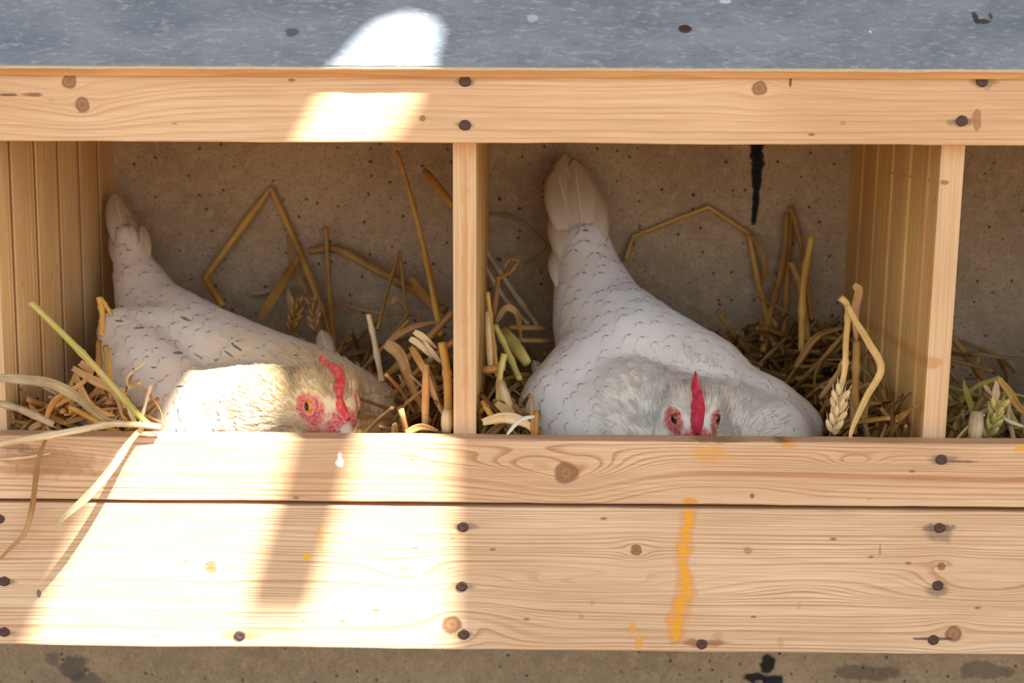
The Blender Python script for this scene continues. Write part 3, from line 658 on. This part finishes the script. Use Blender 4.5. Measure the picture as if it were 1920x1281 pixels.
bedding('tangled ochre straw bedding under and around the white hen', [
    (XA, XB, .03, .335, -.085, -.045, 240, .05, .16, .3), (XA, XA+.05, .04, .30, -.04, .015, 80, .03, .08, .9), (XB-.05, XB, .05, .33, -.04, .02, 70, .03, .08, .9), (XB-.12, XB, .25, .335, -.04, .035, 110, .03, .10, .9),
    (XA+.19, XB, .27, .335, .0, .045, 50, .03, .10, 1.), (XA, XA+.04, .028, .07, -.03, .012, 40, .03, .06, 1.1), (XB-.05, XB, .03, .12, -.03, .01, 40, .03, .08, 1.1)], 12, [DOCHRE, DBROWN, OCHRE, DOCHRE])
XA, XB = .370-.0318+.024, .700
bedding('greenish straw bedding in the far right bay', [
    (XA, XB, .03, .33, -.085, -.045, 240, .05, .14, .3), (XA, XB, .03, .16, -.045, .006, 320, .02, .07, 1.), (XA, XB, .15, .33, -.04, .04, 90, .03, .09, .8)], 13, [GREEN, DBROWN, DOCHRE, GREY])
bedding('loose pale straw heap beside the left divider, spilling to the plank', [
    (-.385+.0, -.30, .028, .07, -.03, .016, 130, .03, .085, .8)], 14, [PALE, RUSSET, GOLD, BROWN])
# ------------------------------------------------------------------ hens
from mathutils.bvhtree import BVHTree
def plume_mat(name, flecks=False, tail=False, tint=(.80, .66, .40)):
    n = NT(name); U, T, Rn = n.sep(n.attr('fuv')); R = n.attr('rest'); hx, hy, hz = n.sep(n.attr('headpos'))
    a = (.92, .77, .61) if flecks else (.92, .88, .81)
    big = n.noise(R, 22., 3., .5)
    hd = n.m('SQRT', n.m('ADD', n.m('ADD', n.m('MULTIPLY', hx, hx), n.m('MULTIPLY', hy, hy)), n.m('MULTIPLY', hz, hz)))
    cream = n.m('MULTIPLY', n.mr(hd, .045, .13, 1., 0.), n.mr(big, .3, .6, .55, 1.))
    if tail: c = n.mix(n.mr(T, .0, .9), (.84, .74, .58), (.42, .28, .14))  # browner tips, with the shade high in the bay painted in
    else: c = n.mix(n.m('MULTIPLY', cream, .9 if flecks else .75), a, tint)
    c = n.mix(n.m('MULTIPLY', n.mr(Rn, .5, 1.), .35), c, (.80, .74, .64))
    ed = n.m('ABSOLUTE', U)
    c = n.mix(n.m('MULTIPLY', n.mr(ed, .0, .10, 1., 0.), .3), c, (.93, .90, .84))
    if flecks:
        for sc, th, r in ((130., .86, .20), (80., .86, .20)):
            v = n.comb(*[n.m('MULTIPLY', q, f) for q, f in zip(n.sep(R), (.40, .8, 1.7))])
            vd = n.vor(v, sc); vc = n.sep(n.vor(v, sc, 'Color'))[0]
            c = n.mix(n.m('MULTIPLY', n.m('MULTIPLY', n.mr(vd, r*.5, r, 1., 0.), n.mr(vc, th, th+.01)), .85), c, (.10, .08, .07))
        X_, Y_, Z_ = n.sep(R); nz = n.m('MULTIPLY', n.m('SUBTRACT', n.noise(R, 300., 2.), .5), 1.2)
        for (px, py, rx, rz, sl) in ((246, 590, 9, 3, 0), (285, 601, 10, 2.4, 0), (358, 592, 11, 4, .3), (463, 634, 12, 4, .5), (452, 645, 10, 3, .5), (362, 642, 8, 3, .2), (396, 650, 9, 2, .5), (330, 660, 6, 2.5, 0), (215, 668, 7, 3, -.6), (383, 688, 8, 2.5, -.1), (430, 655, 5, 2, 0), (300, 690, 6, 2, 0)):
            P = at(px, py, .19); dx = n.m('SUBTRACT', X_, P.x); dz = n.m('ADD', n.m('SUBTRACT', Z_, P.z), n.m('MULTIPLY', dx, sl))
            dx = n.m('DIVIDE', dx, rx/2100); dz = n.m('DIVIDE', dz, rz*.62/2100)
            c = n.mix(n.m('MULTIPLY', n.mr(n.m('ADD', n.m('ADD', n.m('MULTIPLY', dx, dx), n.m('MULTIPLY', dz, dz)), nz), .5, 1.3, 1., 0.), .8), c, (.09, .08, .085))
        c = n.mix(n.m('MULTIPLY', n.mr(n.noise(R, 38., 3., .6), .52, .68), .35), c, (.60, .47, .32))
    barb = n.m('SINE', n.m('ADD', n.m('MULTIPLY', T, 160.), n.m('MULTIPLY', ed, -55.)))
    fn = n.noise(n.comb(n.m('MULTIPLY', U, 6.), n.m('MULTIPLY', T, 30.), Rn), 1., 3.)
    h = n.m('ADD', n.m('MULTIPLY', barb, .35), fn)
    n.bsdf.inputs['Sheen Weight'].default_value = .3
    return n.fin(c, .75, n.bump(h, .35, .0006), .15)
def body_mat(name, cream=(.80, .68, .44)):
    """feathered skin; bare red skin round the eyes and beak (coordinates of the head itself)"""
    n = NT(name); hx, hy, hz = n.sep(n.attr('headpos')); R = n.attr('rest')
    ax = n.m('ABSOLUTE', hx)
    def dist(x, y, z, sx=1., sy=1., sz=1.):
        q = [n.m('DIVIDE', n.m('SUBTRACT', a_, b_), s_) for a_, b_, s_ in ((ax, x, sx), (hy, y, sy), (hz, z, sz))]
        return n.m('SQRT', n.m('ADD', n.m('ADD', n.m('MULTIPLY', q[0], q[0]), n.m('MULTIPLY', q[1], q[1])), n.m('MULTIPLY', q[2], q[2])))
    wob = n.m('MULTIPLY', n.m('SUBTRACT', n.noise(R, 260., 3., .6), .5), .6)
    d1 = n.m('ADD', dist(.015, .010, .000, .011, .0125, .0105), wob)
    d2 = n.m('ADD', dist(.000, .024, -.003, .012, .016, .012), wob)
    d3 = n.m('ADD', dist(.010, .014, -.011, .010, .014, .008), wob)
    red = n.m('MAXIMUM', n.mr(d1, .8, 1.15, 1., 0.), n.m('MAXIMUM', n.mr(d2, .7, 1.1, 1., 0.), n.m('MULTIPLY', n.mr(d3, .6, 1.15, 1., 0.), .7)))
    hd = dist(0, 0, 0)
    c = n.mix(n.mr(hd, .03, .10, 1., 0.), (.84, .82, .78), cream)
    fib = n.noise(n.comb(n.m('MULTIPLY', hx, 900.), n.m('MULTIPLY', hy, 160.), n.m('MULTIPLY', hz, 900.)), 1., 3., .6)
    c = n.mix(n.m('MULTIPLY', n.mr(fib, .45, .65), .35), c, (.93, .90, .82))
    rc = n.mix(n.mr(n.noise(R, 500., 3., .6), .35, .65), (.62, .06, .06), (.80, .28, .22))
    rc = n.mix(n.m('MULTIPLY', n.mr(fib, .5, .66), .3), rc, (.84, .55, .45))
    c = n.mix(red, c, rc)
    n.bsdf.inputs['Subsurface Weight'].default_value = .2
    n.bsdf.inputs['Subsurface Radius'].default_value = (.006, .003, .002); n.bsdf.inputs['Subsurface Scale'].default_value = .8
    return n.fin(c, .7, n.bump(n.m('ADD', fib, n.noise(R, 700., 2.)), .6, .0008), .25)
def comb_mat(name, a, b_):
    n = NT(name); R = n.attr('rest')
    c = n.mix(n.mr(n.noise(R, 260., 4., .6), .35, .65), a, b_)
    n.bsdf.inputs['Subsurface Weight'].default_value = .3; n.bsdf.inputs['Subsurface Radius'].default_value = (.006, .0015, .001)
    n.bsdf.inputs['Subsurface Scale'].default_value = 1.
    return n.fin(c, .5, n.bump(n.vor(R, 1100.), .5, .0006), .4)
COMB1 = comb_mat('red_comb_skin', (.66, .045, .05), (.80, .13, .10)); COMB2 = comb_mat('crimson_comb_skin', (.55, .012, .05), (.66, .05, .09))
n = NT('horn_beak'); hx, hy, hz = n.sep(n.attr('headpos')); R = n.attr('rest')
BEAK = n.fin(n.mix(n.mr(hy, .027, .036), (.72, .42, .26), (.90, .80, .66)), .35, n.bump(n.noise(R, 500.), .2, .0004), .5)
def eye_mat(name, iris, rim):
    n = NT(name); X, Y, Z = n.sep(n.attr('fuv'))
    r = n.m('SQRT', n.m('ADD', n.m('MULTIPLY', X, X), n.m('MULTIPLY', Y, Y)))
    c = n.mix(n.mr(r, .46, .52), (.004, .003, .003), iris); c = n.mix(n.mr(r, .78, .92), c, rim)
    return n.fin(c, .06, None, .6)
EYE1 = eye_mat('orange_eye', (.85, .26, .01), (.20, .05, .01)); EYE2 = eye_mat('brown_eye', (.22, .04, .012), (.05, .015, .01))
LID = comb_mat('pink_eyelid_skin', (.72, .22, .16), (.80, .40, .30)); BRIST = plume_mat('white_bristles')
def pxr(r, Y): return r*(Y-CY)/F
def make_hen(name, label, chains, head, flow, tails, plume, tailm, bodym, combm, eyem, P_):
    hc, fwd, uph, hs = head
    hc = at(*hc); f = Vector(fwd).normalized(); u = Vector(uph); u = (u-f*u.dot(f)).normalized(); r = f.cross(u)
    def hl(x, y, z): return hc+(r*x+f*y+u*z)*hs
    def tohead(p): d = (p-hc)/hs; return (d.dot(r), d.dot(f), d.dot(u))
    mb = MB()
    for ch in chains:
        Q = []
        for q in ch:
            px, py, Y, rp = q[:4]; sc = q[4] if len(q) > 4 else (1, 1, 1)
            Q.append((at(px, py, Y), pxr(rp, Y), Vector(sc)))
        for i in range(len(Q)):
            if i+1 < len(Q):
                for k in range(6):
                    t = k/6; c = Q[i][0].lerp(Q[i+1][0], t); rr = Q[i][1]*(1-t)+Q[i+1][1]*t; s = Q[i][2].lerp(Q[i+1][2], t)
                    mb.ellipsoid(c, (rr*s.x, rr*s.y, rr*s.z), 14, 20)
            else: mb.ellipsoid(Q[i][0], tuple(Q[i][1]*Q[i][2][k] for k in range(3)), 14, 20)
    HR = Matrix((r, f, u)).transposed()
    for (x, y, z, a, b_, c) in ((0, -.004, 0, .0175, .021, .0185), (0, .006, -.001, .0165, .019, .016), (.0085, -.003, .006, .0105, .015, .0125), (-.0085, -.003, .006, .0105, .015, .0125),
                                (.0085, .006, -.009, .0085, .013, .009), (-.0085, .006, -.009, .0085, .013, .009), (0, .016, -.003, .0125, .014, .0115), (0, .022, -.005, .0085, .010, .0085), (0, .0, -.012, .016, .019, .013)):
        mb.ellipsoid(hl(x, y, z), (a*hs, b_*hs, c*hs), 14, 20, HR)
    tmp = mb.build('tmp', bodym, None, True, (0, 0, 0))
    m = tmp.modifiers.new('r', 'REMESH'); m.mode = 'VOXEL'; m.voxel_size = .0022; m.adaptivity = 0
    m = tmp.modifiers.new('s', 'SMOOTH'); m.iterations = 9; m.factor = .5
    dg = bpy.context.evaluated_depsgraph_get(); me = bpy.data.meshes.new_from_object(tmp.evaluated_get(dg))
    V = [v.co.copy() for v in me.vertices]; Fc = [tuple(p.vertices) for p in me.polygons]
    # extra smoothing of the trunk only (keeps the head crisp)
    nb = [[] for _ in V]
    for e in me.edges: nb[e.vertices[0]].append(e.vertices[1]); nb[e.vertices[1]].append(e.vertices[0])
    wts = [min(1, max(0, ((v-hc).length-.036)/.025)) for v in V]
    for it in range(26):
        V = [v.lerp(sum((V[j] for j in nb[i]), Vector())/len(nb[i]), .6*wts[i]) if nb[i] else v for i, v in enumerate(V)]
    bpy.data.objects.remove(tmp); bpy.data.meshes.remove(me)
    base = min(v.z for v in V)
    root = tag(empty(name, (hc.x, .17, base)), label, 'hen')
    def addhead(o):
        off = Vector((0, 0, 0)); p = o
        while p: off += p.location; p = p.parent
        a = o.data.attributes.new('headpos', 'FLOAT_VECTOR', 'POINT')
        a.data.foreach_set('vector', [c for v in o.data.vertices for c in tohead(v.co+off)]); return o
    body = addhead(mesh('body', V, Fc, bodym, root, True))
    bvh = BVHTree.FromPolygons(V, Fc)
    # contour feathers, each one laid on the body along the flow from head to tail
    FA = [(at(q[0], q[1], q[2]), Vector(q[3]).normalized(), q[4]) for q in flow]
    def field(p):
        d = Vector(); L = 0; W = 0
        for a, v, l in FA:
            k = 1/((a-p).length_squared+.0004)**1.5; d += v*k; L += l*k; W += k
        return d/W, L/W
    random.seed(P_['seed']); cells = {}; fm = MB(); cum = []; tot = 0
    for fc in Fc:
        a, b_, c = V[fc[0]], V[fc[1]], V[fc[2]]; ar = (b_-a).cross(c-a).length; tot += ar; cum.append(tot)
    import bisect
    def feather(mb_, p, d, nn, L, W, lift, rows=8, cols=5, hug=True, curl=0., sd=0.):
        side = d.cross(nn).normalized(); O = len(mb_.V); VV = []; UU = []
        for i in range(rows):
            t = (0, .25, .48, .66, .80, .90, .97, 1.)[i] if rows == 8 else 1-(1-i/(rows-1))**1.5; wd = W*.5*(.35+.65*math.sin(math.pi*min(.5, t*.8)))*(math.sqrt(max(0, 1-max(0, (t-.62)/.38)**2))*.96+.04)
            q = p+d*(t*L)+nn*(curl*t*t*L)
            for k in range(cols):
                x = (k/(cols-1)-.5)*2
                tt = q+side*(x*wd)-d*(abs(x)**2*W*.12*t)
                if hug:
                    loc, nrm, _, _ = bvh.find_nearest(tt)
                    if loc is not None:
                        tt = loc+nrm*(.0006+lift*t*(1-.35*x*x))
                else: tt = tt+nn*(-x*x*wd*.35)
                VV.append(tt); UU.append((x, t, sd))
        Fq = [(i*cols+k, i*cols+k+1, (i+1)*cols+k+1, (i+1)*cols+k) for i in range(rows-1) for k in range(cols-1)]
        mb_.add(VV, Fq, UU)
    tries = P_['tries']; cnt = 0
    for _ in range(tries):
        i = bisect.bisect_left(cum, random.random()*tot); fc = Fc[min(i, len(Fc)-1)]
        p = V[fc[0]].lerp(V[fc[2]], random.random()); h = tohead(p)
        if p.z < -.04 or math.sqrt(sum(c*c for c in h)) < .025: continue
        if h[1] > -.002 and math.sqrt(h[0]**2+h[1]**2+h[2]**2) < .045 and not (h[2] > .006 and h[1] < .012 and abs(h[0]) > .004): continue
        nn = (V[fc[1]]-V[fc[0]]).cross(V[fc[2]]-V[fc[0]]).normalized()
        hd = math.sqrt(sum(c*c for c in h))
        d, L = field(p)
        if hd < .04:
            k = max(0, (hd-.022)/.018); d = (-f*(1-k)+d*k); L = .009*(1-k)+L*k
        d = (d-nn*d.dot(nn))
        if d.length < .05: continue
        d = d.normalized(); d = (d+nn.cross(d)*random.uniform(-.16, .16)).normalized()
        g = L*.36; key = (int(p.x/.012), int(p.y/.012), int(p.z/.012)); ok = True
        for a in (-1, 0, 1):
            for b_ in (-1, 0, 1):
                for c in (-1, 0, 1):
                    for q in cells.get((key[0]+a, key[1]+b_, key[2]+c), ()):
                        if (q-p).length < g: ok = False; break
                    if not ok: break
                if not ok: break
            if not ok: break
        if not ok: continue
        cells.setdefault(key, []).append(p); cnt += 1
        L *= random.uniform(.85, 1.15)
        if hd < .05: L *= 1.25
        feather(fm, p, d, nn, L, L*P_['wide']*random.uniform(.85, 1.1), P_['lift']*min(1, L/.025)*random.uniform(.5, 1.4), sd=random.random())
    print('feathers', cnt)
    pl = addhead(fm.build('plumage', plume, root, True)); pl['kind'] = 'stuff'
    # tail and loose feathers
    for (a, b_, W, nrm, crl) in tails:
        A = at(*a); B = at(*b_); d = (B-A); L = d.length; d = d.normalized(); nn = Vector(nrm); nn = (nn-d*nn.dot(d)).normalized()
        q = MB(); feather(q, A, d, nn, L, W, 0, 14, 7, False, crl, random.random()*.6)
        pts = [A+d*(t/8*L*.93)+nn*(crl*(t/8)**2*L+.0006) for t in range(9)]
        q.tube(pts, [.0011-.0001*t for t in range(9)], 5)
        o = addhead(q.build('tail_feather', tailm, root, True)); sm = o.modifiers.new('thickness', 'SOLIDIFY'); sm.thickness = .0005
    # comb
    S = 34; Rw = 9; CV = []; CF = []; top = P_['comb']
    def cb(s):   # base line over the skull, beak end -> nape
        y = .0275-.041*s; z = .004+.0155*math.sin(min(1, s*1.25)*math.pi*.5)-.004*max(0, s-.7)/.3
        return y, z
    for i in range(S+1):
        s = i/S; y, z = cb(s)
        sp = abs(math.sin(s*math.pi*P_['points'])); hgt = top(s)*(.62+.38*sp**.7)
        for side in (1, -1):
            for k in range(Rw):
                t = k/(Rw-1); th = (.0030*(1-t)+.0011+.0022*math.exp(-((s-.28)/.25)**2)*math.sin(math.pi*min(1, .25+t)))*(1-.85*max(0, t-.85)/.15)*(.35+.65*math.sin(math.pi*min(1, max(0, .04+s*.94)))**.5)
                lean = P_['lean'](s, t)
                fan = (s-.4)*.30*t
                CV.append(hl(side*th+lean+.0006*pnoise(Vector((s*14, t*6, side))), y-fan*hgt*1.2, z-.004+(hgt+.004)*t))
    w2 = 2*Rw
    for i in range(S):
        a = i*w2; b2 = a+w2
        for k in range(Rw-1):
            CF.append((a+k, a+k+1, b2+k+1, b2+k)); CF.append((a+Rw+k, b2+Rw+k, b2+Rw+k+1, a+Rw+k+1))
        CF.append((a+Rw-1, a+w2-1, b2+w2-1, b2+Rw-1)); CF.append((a, b2, b2+Rw, a+Rw))
    for a in (0, S*w2):
        loop = [a+k for k in range(Rw)]+[a+w2-1-k for k in range(Rw)]; CF.append(tuple(loop if a == 0 else reversed(loop)))
    o = mesh('comb', CV, CF, combm, root, True); sm = o.modifiers.new('sub', 'SUBSURF'); sm.levels = 1; sm.render_levels = 1
    # beak: curved upper mandible over a short lower one
    for nm, y0, z0, ln, rr, dr in (('upper_beak', .0235, -.003, .0175, .0062, .0085), ('lower_beak', .022, -.0085, .0120, .0045, .002)):
        q = MB(); N = 9; pts = []; rad = []
        for i in range(N):
            t = i/(N-1); pts.append(hl(0, y0+ln*t, z0-dr*t*t)); rad.append(rr*hs*(1-t*t*.55-t*.40)+.0002)
        q.tube(pts, rad, 12, .82); addhead(q.build(nm, BEAK, root, True))
    for sx in (1, -1):   # nostril flap, eye, eyelid, ear lobe, wattle
        q = MB(); q.ellipsoid(hl(sx*.0046, .0275, -.0025), (.0016*hs, .0032*hs, .0013*hs), 6, 8, HR); q.build('nostril', LID, root, True)
        out = (r*sx+f*P_['eyef']+u*.12).normalized(); ec = hl(sx*.0128, .0085, .0015); er = P_['eyer']*hs
        t1 = (f-out*f.dot(out)).normalized(); t2 = out.cross(t1); V2 = []; U2 = []; rows = 12; cl = 20
        for i in range(rows+1):
            th = math.pi*.5*i/rows
            for k in range(cl):
                a = 2*math.pi*k/cl; x, y, z = math.sin(th)*math.cos(a), math.sin(th)*math.sin(a), math.cos(th)
                V2.append(ec+(t1*x+t2*y+out*z)*er); U2.append((x, y, z))
        F2 = [(i*cl+k, (i+1)*cl+k, (i+1)*cl+(k+1) % cl, i*cl+(k+1) % cl) for i in range(rows) for k in range(cl)]
        eye = mesh('eye', V2, F2, eyem, root, True, U2)
        q = MB(); ring = []
        for k in range(25):
            a = 2*math.pi*k/24; sq = P_['squint'](math.sin(a)*(t2.dot(u) > 0 and 1 or -1))
            ring.append(ec+(t1*math.cos(a)*1.02+t2*math.sin(a)*sq)*er*1.0+out*er*.42)
        q.tube(ring, [.0013*hs]*25, 8, 1, False); q.build('eyelid', LID, eye, True)
        # ear lobe: a wrinkled flat disc behind and under the eye
        q = MB(); q.ellipsoid(hl(sx*.0185, -.0055, -.010), (.0034*hs, .0075*hs, .0090*hs), 10, 14, HR)
        q.V = [v+(v-hc).normalized()*.0006*pnoise(v*500) for v in q.V]; q.build('ear_lobe', combm, root, True)
        pts = [hl(sx*.0065, .017, -.011), hl(sx*.0085, .016, -.017), hl(sx*.0095, .014, -.024), hl(sx*.009, .013, -.030)]
        q = MB(); q.tube(smooth_path(pts, 4), [.004*hs*k for k in (.6, .8, 1, 1.1, 1.25, 1.35, 1.45, 1.5, 1.5, 1.4, 1.2, .8, .3)], 10, .4); q.build('wattle', combm, root, True)
    # stiff white bristles over the cheeks and brows
    q = MB()
    for i in range(P_['bristles']):
        sx = random.choice((1, -1)); y = random.uniform(-.008, .022); z = random.uniform(-.017, .012)
        if (y-.0085)**2+(z-.0015)**2 < .0062**2: continue
        o = hl(sx*.03, y, z); loc, nrm, _, _ = bvh.find_nearest(o)
        if loc is None: continue
        d = (-f*1.0+nrm*.35+r*random.uniform(-.2, .2)+u*random.uniform(-.35, .25)).normalized(); L = random.uniform(.004, .010)*hs
        q.tube([loc-d*.001, loc+d*L*.5+nrm*.0004, loc+d*L], [.00022, .00018, .00006], 4)
    q.build('cheek_bristles', BRIST, root, True)['kind'] = 'stuff'
    # hair-fine down over the crown, nape and ruff
    q = MB(); near = []
    for fc in Fc:
        p = V[fc[0]]; hh = (p-hc).length/hs
        if hh < .03+.045*random.random(): near.append((p, (V[fc[1]]-V[fc[0]]).cross(V[fc[2]]-V[fc[0]]).normalized(), hh))
    for i in range(P_['down']):
        p, nn, hh = random.choice(near); h = tohead(p)
        if h[1] > .012 and hh < .045 and h[2] < .010: continue
        if hh < .03 and (h[1]-.009)**2+(h[2]-.001)**2 < .010**2 and abs(h[0]) > .010: continue
        fl, L = field(p); k = min(1, max(0, (hh-.03)/.03)); d = -f*(1-k)+fl*k
        d = d-nn*d.dot(nn)
        if d.length < .05: continue
        d = d.normalized(); d = (d+nn.cross(d)*random.uniform(-.3, .3)).normalized(); L = random.uniform(.006, .011)*(1+k*.5)
        p = p+Vector((random.uniform(-1, 1), random.uniform(-1, 1), random.uniform(-1, 1)))*.0006; lf = random.uniform(.06, .30)
        q.tube([p-nn*.0004, p+d*L*.5+nn*L*lf*.7, p+d*L+nn*L*lf*.8], [.00038, .00028, .00007], 3, 1, False)
    o = addhead(q.build('down', plume, root, True)); o['kind'] = 'stuff'
    return root
PL1 = plume_mat('speckled_white_plumage', True, tint=(.84, .56, .19)); PL2 = plume_mat('white_plumage', False, tint=(.96, .83, .64))
T1 = plume_mat('buff_tail_plumage', True, True); T2 = plume_mat('cream_tail_plumage', False, True)
make_hen('hen', 'speckled cream white hen with orange eye, red comb and sunlit breast, in left nest',
    [[(236, 440, .285, 22), (250, 500, .28, 38), (285, 585, .25, 66), (370, 680, .20, 112), (460, 735, .18, 128), (570, 775, .16, 130), (655, 815, .15, 120)],
     [(228, 622, .17, 46), (275, 700, .15, 80), (340, 780, .13, 100)], [(228, 622, .17, 46), (330, 650, .2, 80)],
     [(340, 790, .13, 100), (430, 800, .12, 115), (560, 850, .11, 120)], [(440, 790, .12, 108), (520, 765, .095, 80), (575, 748, .075, 50)], [(600, 745, .09, 40), (590, 830, .09, 80)]],
    ((612, 746, .068), (.48, -.73, -.42), (.14, -.2, 1), 1.36),
    [(590, 700, .07, (-.8, .6, .3), .012), (530, 740, .08, (-1, .35, .0), .016), (450, 760, .1, (-1, .3, .05), .024), (400, 640, .18, (-.8, .4, .35), .034), (300, 620, .2, (-.7, .4, .5), .034), (480, 640, .17, (-.9, .3, .25), .034),
     (240, 620, .17, (-1, .3, .2), .030), (260, 520, .27, (-.2, .2, 1), .050), (600, 680, .17, (-.6, .7, .3), .032), (700, 780, .15, (.1, 1, .2), .032), (280, 720, .12, (-.8, .4, .3), .032)],
    [((246, 500, .27), (213, 360, .30), .026, (.6, -1, 0), .03), ((250, 500, .268), (222, 380, .30), .028, (.3, -1, 0), .02), ((258, 520, .262), (236, 404, .295), .026, (0, -1, 0), .02), ((240, 520, .262), (224, 420, .29), .026, (.5, -1, 0), .0),
     ((262, 530, .262), (268, 422, .285), .018, (-.2, -1, 0), .04), ((255, 560, .25), (250, 440, .28), .030, (0, -1, 0), .0), ((280, 600, .235), (252, 480, .27), .032, (0, -1, .2), .0),
     ((620, 680, .19), (602, 618, .2), .016, (.3, -1, 0), .05)],
    PL1, T1, body_mat('hen_skin_cream', (.86, .66, .34)), COMB1, EYE1,
    dict(down=5200, seed=5, tries=40000, wide=.80, lift=.0013, comb=lambda s: .0018+.0012*math.sin(math.pi*s)+.0045*math.exp(-((s-.95)/.12)**2), points=3.5,
         lean=lambda s, t: (.0035*math.sin(s*8)*t-.002*t), eyef=.12, eyer=.0052, squint=lambda v: 1.0, bristles=150))
make_hen('hen', 'pure white hen facing the camera with crimson comb and raised tail, in right nest',
    [[(1096, 462, .285, 48), (1104, 520, .27, 64), (1130, 605, .24, 94), (1185, 695, .20, 138), (1290, 750, .175, 134), (1345, 790, .16, 118), (1410, 796, .15, 100), (1475, 812, .145, 72)],
     [(1042, 762, .13, 72), (1080, 815, .12, 100), (1180, 850, .11, 130), (1300, 870, .11, 130)], [(1042, 762, .13, 72), (1130, 700, .18, 100)],
     [(1300, 800, .115, 95), (1292, 785, .085, 70)], [(1180, 790, .13, 120), (1260, 800, .11, 100)], [(1340, 800, .12, 90), (1440, 830, .12, 90)]],
    ((1302, 770, .066), (.01, -.80, -.60), (0, -.3, 1), 1.10),
    [(1302, 700, .09, (0, .8, .5), .013), (1240, 760, .08, (-1, .5, .2), .016), (1370, 760, .08, (1, .5, .1), .016), (1302, 660, .15, (-.4, .8, .5), .026), (1200, 640, .2, (-.5, .5, .7), .032), (1110, 560, .25, (-.2, .3, 1), .032),
     (1090, 470, .28, (-.15, .1, 1), .055), (1050, 720, .13, (-.6, .6, .4), .030), (1000, 780, .12, (-.6, .5, .0), .030), (1150, 760, .12, (-1, .5, .2), .028), (1420, 740, .15, (.8, .7, .1), .034), (1500, 790, .14, (1, .6, -.1), .034), (1340, 650, .18, (.1, .8, .5), .032)],
    [((1092, 470, .27), (1058, 285, .315), .044, (.2, -1, 0), .0), ((1085, 480, .265), (1042, 312, .31), .036, (.5, -1, 0), .0), ((1098, 480, .262), (1076, 298, .312), .042, (0, -1, 0), .02), ((1105, 485, .26), (1100, 335, .31), .036, (-.3, -1, 0), .02),
     ((1108, 500, .258), (1114, 375, .30), .030, (-.5, -1, 0), .02), ((1086, 520, .25), (1056, 370, .295), .040, (.3, -1, 0), -.01), ((1104, 540, .24), (1092, 400, .29), .046, (0, -1, 0), -.01), ((1110, 580, .228), (1104, 450, .275), .050, (0, -1, .1), .0),
     ((1012, 705, .16), (1000, 675, .17), .010, (0, -1, 0), .0), ((1400, 705, .15), (1425, 690, .17), .016, (0, -1, .3), .0), ((1070, 560, .24), (1062, 450, .275), .036, (.4, -1, .1), .0)],
    PL2, T2, body_mat('hen_skin_white', (.86, .79, .62)), COMB2, EYE2,
    dict(down=5200, seed=8, tries=40000, wide=.85, lift=.0012, comb=lambda s: .007+.006*max(0,math.sin(math.pi*s))**.8+.004*max(0, (s-.55)/.45), points=3.5,
         lean=lambda s, t: .0022*math.sin(s*9+.5)*t, eyef=.55, eyer=.0056, squint=lambda v: .62 if v > 0 else .85, bristles=260))
